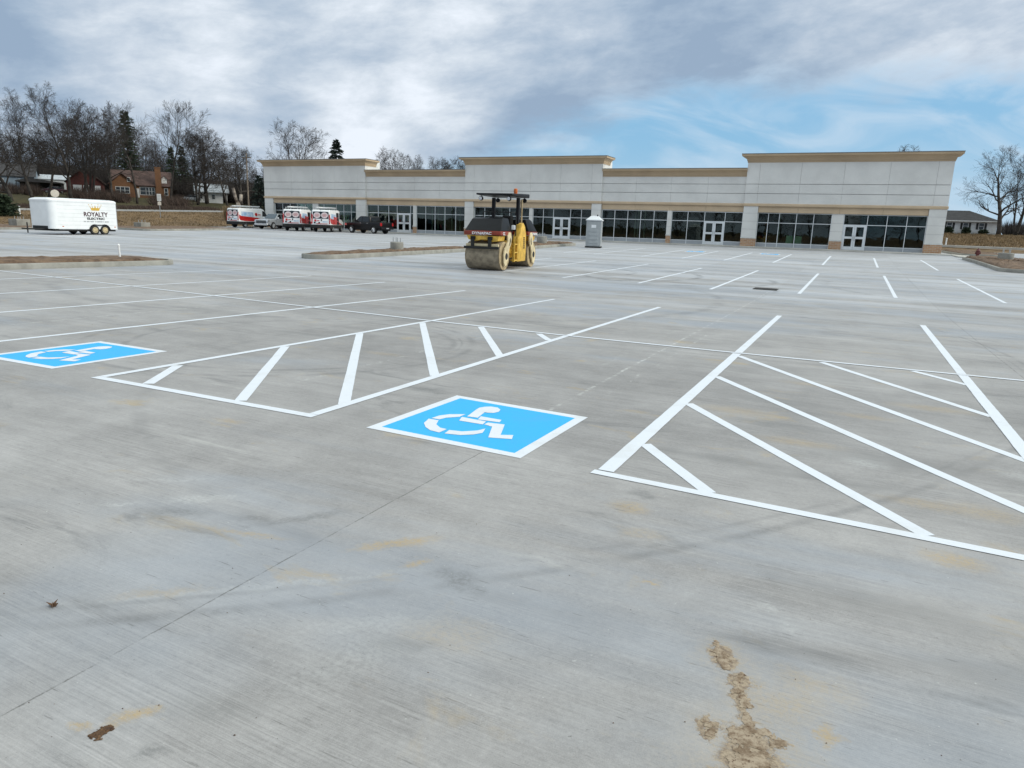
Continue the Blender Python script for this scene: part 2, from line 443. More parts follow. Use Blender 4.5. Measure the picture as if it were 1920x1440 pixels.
def terrain_mat():
    m, t, b = newmat('terrain_ground')
    P = t.n('ShaderNodeNewGeometry').outputs['Position']
    sp = t.n('ShaderNodeSeparateXYZ'); t.L(P, sp.inputs[0])
    x, y = sp.outputs[0], sp.outputs[1]
    a = t.noise(P, .12, 6, .65, .3)
    c = t.noise(P, .9, 5, .7)
    grass = t.mix(t.ss(c, .35, .68), (.045, .046, .022), (.10, .078, .042))
    dry = t.mix(t.ss(c, .3, .7), (.105, .068, .040), (.215, .150, .088))
    # near the lot the ground is bare and dry, the yards beyond are mown
    k = t.m('ADD', t.m('MULTIPLY', t.m('SUBTRACT', a, .5), 34), x)
    yard = t.m('SUBTRACT', 1.0, t.ss(k, -118, -104))
    col = t.mix(yard, dry, grass)
    far = t.ss(y, 172, 178)
    col = t.mix(t.m('MULTIPLY', far, .8), col, grass)
    t.L(col, b.inputs['Base Color'])
    b.inputs['Roughness'].default_value = .95
    b.inputs['Specular IOR Level'].default_value = .1
    bp = t.n('ShaderNodeBump'); bp.inputs['Distance'].default_value = .15; bp.inputs['Strength'].default_value = .6
    t.L(c, bp.inputs['Height']); t.L(bp.outputs[0], b.inputs['Normal'])
    return m


M['terrain'] = terrain_mat()
M['asphalt'] = pm('road_asphalt', (.26, .25, .24), .9, var=.12, scale=.5)


# ------------------------------------------------------------------ mesh builder
class MB:
    def __init__(s):
        s.v = []; s.f = []

    def add(s, vs, fs):
        o = len(s.v)
        s.v += [tuple(p) for p in vs]
        s.f += [tuple(i + o for i in q) for q in fs]
        return s

    def box(s, a, b):
        x0, y0, z0 = a; x1, y1, z1 = b
        return s.add([(x0, y0, z0), (x1, y0, z0), (x1, y1, z0), (x0, y1, z0), (x0, y0, z1), (x1, y0, z1), (x1, y1, z1), (x0, y1, z1)],
                     [(0, 3, 2, 1), (4, 5, 6, 7), (0, 1, 5, 4), (1, 2, 6, 5), (2, 3, 7, 6), (3, 0, 4, 7)])

    def prism(s, poly, ax, a, b, ta=1.0, tb=1.0, c=(0, 0)):
        def mk(p, h, k):
            u, w = c[0] + (p[0] - c[0]) * k, c[1] + (p[1] - c[1]) * k
            return {'x': (h, u, w), 'y': (u, h, w), 'z': (u, w, h)}[ax]
        n = len(poly)
        return s.add([mk(p, a, ta) for p in poly] + [mk(p, b, tb) for p in poly],
                     [tuple(range(n))[::-1], tuple(range(n, 2 * n))] + [(i, (i + 1) % n, n + (i + 1) % n, n + i) for i in range(n)])

    def tube(s, pts, rad, n=8, caps=True):
        pts = [Vector(p) for p in pts]
        if not isinstance(rad, (list, tuple)):
            rad = [rad] * len(pts)
        o = len(s.v)
        for i, p in enumerate(pts):
            d = (pts[min(i + 1, len(pts) - 1)] - pts[max(i - 1, 0)])
            d = d.normalized() if d.length > 1e-9 else Vector((0, 0, 1))
            e = Vector((0, 0, 1)) if abs(d.z) < .9 else Vector((1, 0, 0))
            u = d.cross(e).normalized(); w = d.cross(u)
            for k in range(n):
                a = 2 * math.pi * k / n
                s.v.append(tuple(p + (u * math.cos(a) + w * math.sin(a)) * rad[i]))
        for i in range(len(pts) - 1):
            for k in range(n):
                a, b = o + i * n + k, o + i * n + (k + 1) % n
                s.f.append((a, b, b + n, a + n))
        if caps:
            s.f.append(tuple(o + k for k in range(n))[::-1])
            s.f.append(tuple(o + (len(pts) - 1) * n + k for k in range(n)))
        return s

    def cyl(s, p0, p1, r, n=16, r1=None):
        return s.tube([p0, p1], [r, r if r1 is None else r1], n)

    def lathe(s, prof, org=(0, 0, 0), ax='z', n=24):
        o = len(s.v)
        for r, h in prof:
            for k in range(n):
                a = 2 * math.pi * k / n
                u, w = r * math.cos(a), r * math.sin(a)
                q = {'z': (u, w, h), 'x': (h, u, w), 'y': (u, h, w)}[ax]
                s.v.append((q[0] + org[0], q[1] + org[1], q[2] + org[2]))
        for i in range(len(prof) - 1):
            for k in range(n):
                a, b = o + i * n + k, o + i * n + (k + 1) % n
                s.f.append((a, b, b + n, a + n))
        s.f.append(tuple(o + k for k in range(n))[::-1])
        s.f.append(tuple(o + (len(prof) - 1) * n + k for k in range(n)))
        return s

    def build(s, name, mat, parent=None, bevel=0, seg=2, smooth=False, off=None, fix=True):
        me = bpy.data.meshes.new(name)
        vs = s.v if off is None else [(p[0] - off[0], p[1] - off[1], p[2] - off[2]) for p in s.v]
        me.from_pydata(vs, [], s.f)
        if fix or bevel:
            bm = bmesh.new(); bm.from_mesh(me)
            if fix:
                bmesh.ops.recalc_face_normals(bm, faces=bm.faces)
            if bevel:
                es = [e for e in bm.edges if len(e.link_faces) == 2 and e.calc_face_angle(0) > R(28)]
                bmesh.ops.bevel(bm, geom=es, offset=bevel, segments=seg, affect='EDGES', profile=.5, clamp_overlap=True)
            bm.to_mesh(me); bm.free()
        me.materials.append(M[mat] if isinstance(mat, str) else mat)
        if smooth:
            me.polygons.foreach_set('use_smooth', [True] * len(me.polygons))
            if smooth != 'all':
                try:
                    me.set_sharp_from_angle(angle=R(40))
                except Exception:
                    pass
        o = bpy.data.objects.new(name, me)
        COL.objects.link(o)
        if parent is not None:
            o.parent = parent
        return o


def thing(name, label, cat, loc=(0, 0, 0), rz=0, group=None, scale=1):
    o = bpy.data.objects.new(name, None)
    o.empty_display_size = .3
    COL.objects.link(o)
    o.location = loc; o.rotation_euler = (0, 0, rz); o.scale = (scale,) * 3
    o['label'] = label; o['category'] = cat
    if group:
        o['group'] = group
    return o


def tag(o, label=None, cat=None, group=None, kind=None):
    if label: o['label'] = label
    if cat: o['category'] = cat
    if group: o['group'] = group
    if kind: o['kind'] = kind
    return o


def copy_tree(o, parent=None):
    c = o.copy(); COL.objects.link(c)
    if parent is not None:
        c.parent = parent
    for ch in list(o.children):
        copy_tree(ch, c)
    return c


def text_mb(body, size, bold=.0, extrude=.004):
    cu = bpy.data.curves.new('lettering', 'FONT')
    cu.body = body; cu.size = size; cu.extrude = extrude; cu.offset = bold
    cu.align_x = 'CENTER'; cu.resolution_u = 3
    o = bpy.data.objects.new('lettering', cu); COL.objects.link(o)
    dg = bpy.context.evaluated_depsgraph_get()
    me = bpy.data.meshes.new_from_object(o.evaluated_get(dg))
    mb = MB()
    mb.add([tuple(v.co) for v in me.vertices], [tuple(p.vertices) for p in me.polygons])
    bpy.data.objects.remove(o); bpy.data.meshes.remove(me); bpy.data.curves.remove(cu)
    return mb


def xform(mb, org, ux, uy, uz, wide=1.0):
    """map text-plane (x,y,z) onto axes"""
    org, ux, uy, uz = Vector(org), Vector(ux), Vector(uy), Vector(uz)
    mb.v = [tuple(org + ux * (p[0] * wide) + uy * p[1] + uz * p[2]) for p in mb.v]
    return mb


# ------------------------------------------------------------------ ground
def grid_obj(name, xs, ys, zf, mat, keep=None, kind='structure'):
    mb = MB()
    idx = {}
    for j, y in enumerate(ys):
        for i, x in enumerate(xs):
            idx[i, j] = len(mb.v); mb.v.append((x, y, zf(x, y)))
    for j in range(len(ys) - 1):
        for i in range(len(xs) - 1):
            if keep is None or keep((xs[i] + xs[i + 1]) / 2, (ys[j] + ys[j + 1]) / 2):
                mb.f.append((idx[i, j], idx[i + 1, j], idx[i + 1, j + 1], idx[i, j + 1]))
    o = mb.build(name, mat, fix=False)
    tag(o, kind=kind)
    return o


def rng(a, b, s):
    n = max(1, round((b - a) / s)); return [a + (b - a) * i / n for i in range(n + 1)]


txs = [-3000, -1500, -700, -400, -300] + rng(-260, -70, 3) + rng(-66, 60, 6) + [80, 110, 160, 300, 700, 1500, 3000]
tys = [-3000, -1500, -700, -300, -120, -60, -20] + rng(-10, 240, 3) + [280, 340, 420, 600, 1000, 1800, 3000]
grid_obj('terrain', txs, tys, lambda x, y: T(x, y) - (.25 if (-77 < x < 42 and -13 < y < 112) else 0), 'terrain')


def lot_edge(y):
    return -76.5 + 1.2 * mnoise.noise((0, y * .12, 3.1)) * 1.5


def zlot(x, y):
    return G(y)


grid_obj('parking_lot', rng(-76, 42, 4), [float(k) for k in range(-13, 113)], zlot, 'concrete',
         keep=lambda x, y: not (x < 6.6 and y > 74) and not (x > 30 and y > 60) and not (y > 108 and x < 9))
# the road beyond the lot
mb = MB()
pts = []
for y in rng(-60, 260, 4):
    for x in (-112, -108.2, -104.4):
        pts.append((x, y, T(x, y) + .02))
n = len(pts) // 3
mb.add(pts, [(3 * i + a, 3 * i + a + 1, 3 * i + a + 4, 3 * i + a + 3) for i in range(n - 1) for a in (0, 1)])
tag(mb.build('road', 'asphalt', fix=False), kind='structure')


# ------------------------------------------------------------------ painted markings
def strip(mb, p0, p1, w, lift):
    """paint strip laid on the slab, split wherever the slab bends"""
    x0, y0 = p0; x1, y1 = p1
    L = math.hypot(x1 - x0, y1 - y0)
    nx, ny = -(y1 - y0) / L * w / 2, (x1 - x0) / L * w / 2
    ts = {0.0, 1.0}
    if abs(y1 - y0) > 1e-6:
        for k in range(math.ceil(min(y0, y1)), math.floor(max(y0, y1)) + 1):
            ts.add(max(0, min(1, (k - y0) / (y1 - y0))))
    if min(y0, y1) < 20:
        ns = int(L / .09)
        ts |= {i / ns for i in range(1, ns)}
    ts = sorted(ts)
    vs = []
    for tt in ts:
        x, y = x0 + (x1 - x0) * tt, y0 + (y1 - y0) * tt
        for sg in (1, -1):
            e = 1 + .055 * mnoise.noise((x * 1.5, y * 1.5, sg * 3)) + .05 * mnoise.noise((x * 11, y * 11, sg * 7))
            X, Y = x + nx * sg * e, y + ny * sg * e
            vs.append((X, Y, G(Y) + lift))
    mb.add(vs, [(2 * i, 2 * i + 1, 2 * i + 3, 2 * i + 2) for i in range(len(ts) - 1)])
    return mb


def poly_flat(mb, pts, lift):
    mb.add([(x, y, G(y) + lift) for x, y in pts], [tuple(range(len(pts)))])
    return mb


def paint_line(p0, p1, w=.10, lift=.003):
    o = strip(MB(), p0, p1, w, lift).build('parking_line', 'paint_white')
    tag(o, kind='structure')
    return o


for a, b in (((-9.6, 17.15), (-9.8, 5.0)), ((-12.81, 17.9), (-12.73, 5.0)), ((-15.93, 18.2), (-15.76, 5.0)), ((-19.42, 18.78), (-19.28, 5.0)),):
    paint_line(a, b, .10)
paint_line((-4.07, 10.74), (-4.07, 16.75), .10)
paint_line((-6.76, 10.86), (-6.76, 16.71), .085)
paint_line((-1.39, 10.74), (-1.39, 16.94), .11)
paint_line((1.44, 10.8), (1.45, 17.27), .11)
# the long spine of the first double row
mb = MB()
sp_ = [(-24.5, 12.45), (-22.21, 12.24), (-15, 11.58), (-9.49, 11.06), (-6.5, 10.82), (-4.06, 10.68), (-1.34, 10.66), (2.11, 10.74), (9, 10.8)]
for a, b in zip(sp_, sp_[1:]):
    strip(mb, a, b, .085, .0065)
tag(mb.build('parking_line', 'paint_white'), kind='structure')
X2 = [4.2, 1.26, -1.48, -4.13, -6.7, -9.62, -12.66, -15.4]
E2 = [(37.4, 25.5), (37.0, 24.9), (36.0, 24.1), (35.9, 23.6), (35.4, 24.2), (36.5, 24.5), (37.0, 25.7), (37.4, 26.4)]
for xx, (a, b) in zip(X2, E2):
    paint_line((xx, a), (xx, b), .11)
paint_line((-13.4, 30.9), (6.6, 31.6), .09, .006)
X3 = [4.05, 1.15, -1.67, -4.35, -7.15, -9.68, -12.25, -15.4, -17.5]
for xx in X3:
    paint_line((xx, 57.3), (xx, 44.5), .12)
paint_line((-19.5, 50.8), (4.4, 50.8), .08, .006)
# rows further left
for xx in (-30.5, -33.3, -36.1, -38.9, -41.7, -44.5):
    paint_line((xx, 37.2), (xx, 25), .10)
    paint_line((xx, 57.0), (xx, 44.6), .10)
paint_line((-46, 31.2), (-29, 31.2), .09, .006)
paint_line((-46, 50.8), (-28, 50.8), .09, .006)
for xx in (-30.2, -33.1, -36.0, -39, -42):
    paint_line((xx, 19.2), (xx, 8), .10)
paint_line((-28.05, 14.6), (-28.35, 17.4), .12)

GH = 'hatched access aisles between the accessible bays'
h1 = thing('hatched_aisle', 'white hatched aisle with five diagonal bars between the two blue wheelchair squares', 'pavement marking', (-5.43, 7.7, G(7.7)), group=GH)
h2 = thing('hatched_aisle', 'largest white hatched aisle with long slanting bars, right of the nearest wheelchair square', 'pavement marking', (0, 7.5, G(7.5)), group=GH)
o1 = (-5.43, 7.7, G(7.7)); o2 = (0, 7.5, G(7.5))
mb = MB()
strip(mb, (-4.07, 4.63), (-4.07, 10.63), .10, .0045)
strip(mb, (-6.84, 4.63), (-6.76, 10.78), .10, .0045)
strip(mb, (-6.89, 4.58), (-4.02, 4.58), .095, .0040)
mb.build('outline', 'paint_white', h1, off=o1)
for a, b in (((-6.76, 5.48), (-6.2, 4.66)), ((-6.76, 7.17), (-4.94, 4.64)), ((-6.77, 8.79), (-4.09, 5.06)), ((-6.74, 10.52), (-4.1, 6.66)), ((-5.68, 10.72), (-4.09, 8.28)), ((-4.54, 10.6), (-4.12, 10.03))):
    strip(MB(), a, b, .11, .003).build('stripe', 'paint_white', h1, off=o1)
mb = MB()
strip(mb, (-1.39, 4.53), (-1.39, 10.6), .115, .0045)
strip(mb, (1.44, 4.33), (1.44, 10.68), .115, .0045)
strip(mb, (-1.47, 4.475), (2.1, 4.30), .085, .0040)
mb.build('outline', 'paint_white', h2, off=o2)
for a, b in (((-1.33, 5.33), (-.67, 4.47)), ((-1.33, 6.96), (.56, 4.42)), ((-1.34, 8.61), (1.41, 4.86)), ((-1.34, 10.4), (1.41, 6.5)), ((-.26, 10.60), (1.4, 8.14)), ((.86, 10.64), (1.41, 9.93))):
    strip(MB(), a, b, .10, .003).build('stripe', 'paint_white', h2, off=o2)

PICT = dict(head=[(-0.205, 0.09), (-0.255, 0.35), (-0.265, 0.43), (-0.24, 0.49), (-0.195, 0.53), (-0.125, 0.53), (-0.065, 0.47), (-0.045, 0.39), (-0.065, 0.33), (-0.115, 0.305), (-0.145, 0.31), (-0.105, 0.1)],
            arm=[(-0.105, 0.16), (0.105, 0.15), (0.125, 0.07), (-0.075, 0.05)],
            seat=[(-0.235, 0.05), (0.015, 0.03), (0.035, -0.07), (-0.195, -0.07)],
            leg=[(0.045, 0.01), (0.195, 0.03), (0.305, -0.27), (0.395, -0.22), (0.435, -0.33), (0.255, -0.39), (0.135, -0.09), (0.045, -0.06)],
            w1=[(-0.435, -0.13), (-0.425, -0.02), (-0.375, 0.07), (-0.255, 0.15), (-0.255, 0.04), (-0.335, -0.05), (-0.355, -0.13)],
            w2=[(-0.445, -0.16), (-0.405, -0.3), (-0.325, -0.4), (-0.245, -0.46), (-0.145, -0.48), (-0.145, -0.36), (-0.215, -0.35), (-0.295, -0.28), (-0.345, -0.16)],
            w3=[(-0.115, -0.37), (-0.095, -0.48), (0.035, -0.45), (0.115, -0.38), (0.155, -0.3), (0.115, -0.17), (0.085, -0.26), (-0.005, -0.35)])


def wheelchair(cx, cy, label, corners=None):
    o = (cx, cy, G(cy))
    t = thing('wheelchair_symbol', label, 'pavement marking', o, group='blue wheelchair squares')
    c = corners or [(cx - .70, cy + .73), (cx + .70, cy + .73), (cx + .70, cy - .73), (cx - .70, cy - .73)]
    ins = []
    mx, my = sum(p[0] for p in c) / 4, sum(p[1] for p in c) / 4
    for p in c:
        ins.append((p[0] - math.copysign(.09, p[0] - mx), p[1] - math.copysign(.09, p[1] - my)))
    poly_flat(MB(), ins, .003).build('blue_field', 'paint_blue', t, off=o)
    mb = MB()
    vs = [(x, y, G(y) + .003) for x, y in c] + [(x, y, G(y) + .003) for x, y in ins]
    mb.add(vs, [(i, (i + 1) % 4, 4 + (i + 1) % 4, 4 + i) for i in range(4)])
    mb.build('border', 'paint_white', t, off=o)
    mb = MB()
    for k, pl in PICT.items():
        poly_flat(mb, [(cx + x, cy + y) for x, y in pl], .0055)
    mb.build('pictogram', 'paint_white', t, off=o)


wheelchair(-2.715, 5.2, 'nearest blue wheelchair square with white border, between the two hatched aisles', [(-3.41, 5.96), (-2.0, 5.87), (-2.02, 4.47), (-3.44, 4.53)])
wheelchair(-8.25, 5.3, 'blue wheelchair square with white border at the left edge of the photo', [(-8.89, 6.03), (-7.6, 6.02), (-7.61, 4.59), (-8.92, 4.58)])
wheelchair(-5.75, 56.0, 'small distant blue wheelchair square before the rightmost storefront')
wheelchair(-10.95, 54.9, 'small distant blue wheelchair square in front of the second door from the right')
wheelchair(-27.0, 55.6, 'small distant blue wheelchair square behind the planter with the round pole base')

# ------------------------------------------------------------------ kerbed islands
def rounded(x0, x1, y0, y1, r, n=6):
    pts = []
    for cx, cy, a0 in ((x1 - r, y1 - r, 0), (x0 + r, y1 - r, 90), (x0 + r, y0 + r, 180), (x1 - r, y0 + r, 270)):
        for k in range(n + 1):
            a = R(a0 + 90 * k / n)
            pts.append((cx + r * math.cos(a), cy + r * math.sin(a)))
    return pts


def island(x0, x1, y0, y1, r, lump=.22, seed=1, h=.19):
    outer = rounded(x0, x1, y0, y1, r)
    # resample long straight runs so the kerb follows the slab
    dense = []
    for a, b in zip(outer, outer[1:] + outer[:1]):
        n = max(1, int(math.hypot(a[0] - b[0], a[1] - b[1]) / .33))
        dense += [(a[0] + (b[0] - a[0]) * i / n, a[1] + (b[1] - a[1]) * i / n) for i in range(n)]
    cx, cy = (x0 + x1) / 2, (y0 + y1) / 2
    n = len(dense)

    def inset(p, i, d):
        a, b = dense[i - 1], dense[(i + 1) % n]
        tx, ty = b[0] - a[0], b[1] - a[1]
        l = math.hypot(tx, ty)
        return (p[0] - ty / l * d, p[1] + tx / l * d)
    prof = [(0, -.03), (.0, h - .03), (.025, h), (.15, h), (.155, h - .08)]
    mb = MB()
    for d, z in prof:
        for i, p in enumerate(dense):
            q = inset(p, i, d)
            mb.v.append((q[0], q[1], G(q[1]) + z))
    for k in range(len(prof) - 1):
        for i in range(n):
            mb.f.append((k * n + i, k * n + (i + 1) % n, (k + 1) * n + (i + 1) % n, (k + 1) * n + i))
    tag(mb.build('kerb', 'kerb', smooth=True), kind='structure')
    ring = [inset(p, i, .152) for i, p in enumerate(dense)]
    mb = MB()
    K = 16
    for k in range(K):
        s = 1 - k / K
        for q in ring:
            X, Y = cx + (q[0] - cx) * s, cy + (q[1] - cy) * s
            if k:
                X += .1 * mnoise.noise((X * 2, Y * 2, seed)); Y += .1 * mnoise.noise((X * 2, Y * 2, seed + 9))
            e = 1 if k else 0
            z = h - .04 + e * (.06 + lump * (.45 + .5 * mnoise.noise((X * .8, Y * .8, seed)) + .55 * mnoise.noise((X * 2.3, Y * 2.3, seed + 3)) + .55 * abs(mnoise.noise((X * 5, Y * 5, seed + 5)))) * min(1, k / 2))
            mb.v.append((X, Y, G(Y) + z))
    mb.v.append((cx, cy, G(cy) + h + lump * .5))
    for k in range(K - 1):
        for i in range(n):
            mb.f.append((k * n + i, k * n + (i + 1) % n, (k + 1) * n + (i + 1) % n, (k + 1) * n + i))
    for i in range(n):
        mb.f.append(((K - 1) * n + i, (K - 1) * n + (i + 1) % n, len(mb.v) - 1))
    tag(mb.build('soil', 'soil'), kind='stuff')


island(-25.2, -22.6, 4.5, 19.0, 1.1, .09, 1, .17)
island(-23.8, -22.0, 26.0, 41.2, .88, .085, 2, .21)
island(-23.3, -21.1, 44.4, 57.2, 1.1, .14, 3, .2)
island(7.05, 10.6, 45.6, 63.5, 1.4, .17, 4)
island(8.0, 11.4, 72.2, 92, 1.4, .13, 5)
island(-70.5, -61.2, 47.5, 59.5, 1.5, .06, 6)
island(-78.0, -66.5, 30.2, 43.5, 1.6, .08, 7)


def pole_base(x, y, label, r=.36, h=.62, sq=False, z0=None):
    z = G(y) + .05 if z0 is None else z0
    t = thing('lamp_post_base', label, 'pole footing', (x, y, z), group='concrete lamp post footings')
    mb = MB()
    if sq:
        mb.box((-r, -r, 0), (r, r, h)); mb.build('plinth', 'kerb', t, bevel=.02)
    else:
        mb.lathe([(r, 0), (r, h - .03), (r - .03, h)], n=20); mb.build('plinth', 'kerb', t, smooth=True)
    for k in range(4):
        a = R(45 + 90 * k)
        p = (.55 * r * math.cos(a), .55 * r * math.sin(a))
        MB().cyl((p[0], p[1], h), (p[0], p[1], h + .24), .022, 6).build('anchor_bolt', 'steel', t)
    return t


pole_base(-22.95, 33.2, 'grey cylindrical footing with bolts in the middle dirt planter, left of the roller')
pole_base(-22.2, 51.7, 'grey cylindrical footing in the dirt planter right of the yellow roller', .4, .75)
pole_base(8.95, 57.2, 'grey cylindrical footing with bolts in the dirt planter at the right edge', .46, .66)
pole_base(-66.8, 51.0, 'square grey footing in the planter between trailer and vans', .55, .62, True)
pole_base(-70.2, 40.9, 'square grey footing left of the white trailer front', .62, .8, True)

# sidewalk with kerb in front of the shops
mb = MB()
SW = (-76, 7.3, 70.6, 73.2)
mb.box((SW[0], SW[2], .1), (SW[1], SW[3], .452))
tag(mb.build('sidewalk', 'walk', bevel=.02), kind='structure')
mb = MB().box((7.31, 66.5, .1), (8.6, 75, .40))
tag(mb.build('sidewalk', 'walk', bevel=.02), kind='structure')
for a, b in (((9, 112), (40, 106)),):
    mb = MB()
    d = Vector((b[0] - a[0], b[1] - a[1], 0)); l = d.length; d.normalize(); nn = Vector((-d.y, d.x, 0))
    vs = []
    for i in range(12):
        p = Vector((a[0], a[1], 0)) + d * (l * i / 11)
        z = max(T(p.x, p.y), G(p.y))
        for q, zz in ((p, z - .1), (p, z + .16), (p + nn * .35, z + .18), (p + nn * .4, z - .05)):
            vs.append((q.x, q.y, zz))
    mb.add(vs, [(4 * i + k, 4 * i + k + 1, 4 * i + k + 5, 4 * i + k + 4) for i in range(11) for k in range(3)])
    tag(mb.build('kerb', 'walk'), kind='structure')

# ------------------------------------------------------------------ the retail building
BO = (-32.3, 73.0, .455)
bld = thing('retail_building', 'long new shopping strip with grey plaster walls, tan cornices and dark storefronts', 'shop building', BO)
YT, YL, YG = 72.78, 73.0, 73.16
Z0, ZS, ZTR, ZGT, ZB0, ZB1, ZJ2, ZJ1 = .455, .80, 2.70, 3.63, 4.20, 4.46, 5.36, 6.22
LOWT, TOWT = 7.72, 8.98
SEC = [('T', -71.2, -54.9), ('L', -54.9, -41.0), ('T', -41.0, -24.7), ('L', -24.7, -10.3), ('T', -10.3, 6.6)]


def panels(mb, x0, x1, y, th, zs, xs, gz=.04, gx=.007):
    cols = [x0] + xs + [x1]
    for i in range(len(cols) - 1):
        for j in range(len(zs) - 1):
            mb.box((cols[i] + (gx if i else 0), y, zs[j] + (gz if j else 0)), (cols[i + 1] - (gx if i < len(cols) - 2 else 0), y + th, zs[j + 1]))


def cornice(kind, x0, x1, y, zb, zt, pr):
    prof = [(0, zb - .01), (.05, zb), (.05, zb + .12), (.09, zb + .13)]
    H = zt - .24 - (zb + .13)
    for k in range(1, 8):
        a = k / 7 * math.pi / 2
        prof.append((.09 + (pr - .14) * (1 - math.cos(a)), zb + .13 + H * math.sin(a)))
    face = len(prof)
    prof += [(pr, zt - .22), (pr, zt - .06)]
    def path(d):
        if kind == 'T':
            return [(x0 - d, y + 2.2), (x0 - d, y - d), (x1 + d, y - d), (x1 + d, y + 2.2)]
        return [(x0, y - d), (x1, y - d)]
    mb = MB(); mc = MB()
    for d, z in prof:
        for p in path(d):
            mb.v.append((p[0], p[1], z))
    k = len(path(0))
    for i in range(len(prof) - 1):
        for j in range(k - 1):
            mb.f.append((i * k + j, i * k + j + 1, (i + 1) * k + j + 1, (i + 1) * k + j))
    if kind == 'L':
        for xx, s in ((x0, 1), (x1, -1)):
            mb.add([(xx, y - d, z) for d, z in prof] + [(xx, y, zt - .06)], [tuple(range(len(prof) + 1))])
    c = mb.build('cornice', 'tan_dark', bld, off=BO)
    if kind == 'T':
        mc.box((x0 - pr - .03, y - pr - .03, zt - .058), (x1 + pr + .03, y + 2.2, zt))
    else:
        mc.box((x0, y - pr - .03, zt - .058), (x1, y + .4, zt))
    mc.build('coping', 'cap_metal', c, off=BO)


for si, (k, x0, x1) in enumerate(SEC):
    y = YT if k == 'T' else YL
    zt = TOWT if k == 'T' else LOWT
    zc = zt - .78
    W = x1 - x0
    if k == 'T':
        e = 1.15
        xs = [x0 + e] + [x0 + e + (W - 2 * e) * i / 4 for i in (1, 2, 3)] + [x1 - e]
    else:
        xs = [x0 + W * i / 4 for i in (1, 2, 3)]
    mb = MB()
    panels(mb, x0, x1, y, .16, [ZB1, ZJ2, ZJ1, zc + .05], xs)
    w = mb.build('upper_wall', 'eifs', bld, off=BO)
    dep = 3.0 if k == 'T' else .8
    MB().box((x0 + (.0 if k == 'T' else 0), y + .161, ZB0), (x1, y + dep, zt - .1)).build('wall_core', 'eifs' if k == 'T' else 'eifs', w, off=BO)
    MB().box((x0 + .01, y + .15, ZB1 + .02), (x1 - .01, y + .1605, zc)).build('joint_backing', 'joint', w, off=BO)
    cornice(k, x0 if k == 'T' else x0 + .002, x1 if k == 'T' else x1 - .002, y, zc, zt, .55 if k == 'T' else .45)
    # string band
    mb = MB()
    ex = .06 if k == 'T' else 0
    prof = [(0, ZB0), (.05, ZB0), (.08, ZB0 + .05), (.08, ZB1 - .04), (.03, ZB1), (0, ZB1)]
    mb.prism([(y - d, z) for d, z in prof], 'x', x0 - ex, x1 + ex)
    mb.build('string_band', 'tan', bld, off=BO)
# recessed tan panel and storefront bays
BAYS = {
    'T1a': ([-69.72, -68.46, -67.2, -65.96, -64.65, -63.37], None), 'T1b': ([-62.43, -61.63, -59.65, -58.48, -57.34, -56.38], 1),
    'L1a': ([-54.82, -53.26, -51.71, -50.49, -48.56, -48.15], 3), 'L1b': ([-47.69, -46.44, -45.15, -43.8, -42.36, -41.0], None),
    'T2a': ([-39.85, -38.57, -37.36, -35.43, -34.18, -33.01], None), 'T2b': ([-32.55, -31.34, -30.14, -28.17, -26.93, -25.75], 2),
    'L2a': ([-24.62, -23.23, -21.83, -20.45, -19.07, -17.69], None), 'L2b': ([-17.23, -15.64, -13.98, -12.01, -10.35], 2),
    'T3a': ([-8.94, -8.0, -7.01, -5.48, -3.98, -2.46], None), 'T3b': ([-1.4, .54, 2.12, 3.69, 5.22], 0)}
for a, b, y in ((-69.75, -56.35, YT + .12), (-54.9, -41.0, YL + .06), (-39.85, -25.73, YT + .12), (-24.65, -10.35, YL + .06), (-8.95, 5.23, YT + .12)):
    mb = MB(); panels(mb, a, b, y, .15, [ZGT + .02, ZB0 - .003], [a + (b - a) * i / 4 for i in (1, 2, 3)])
    mb.build('header_panel', 'tan', bld, off=BO)
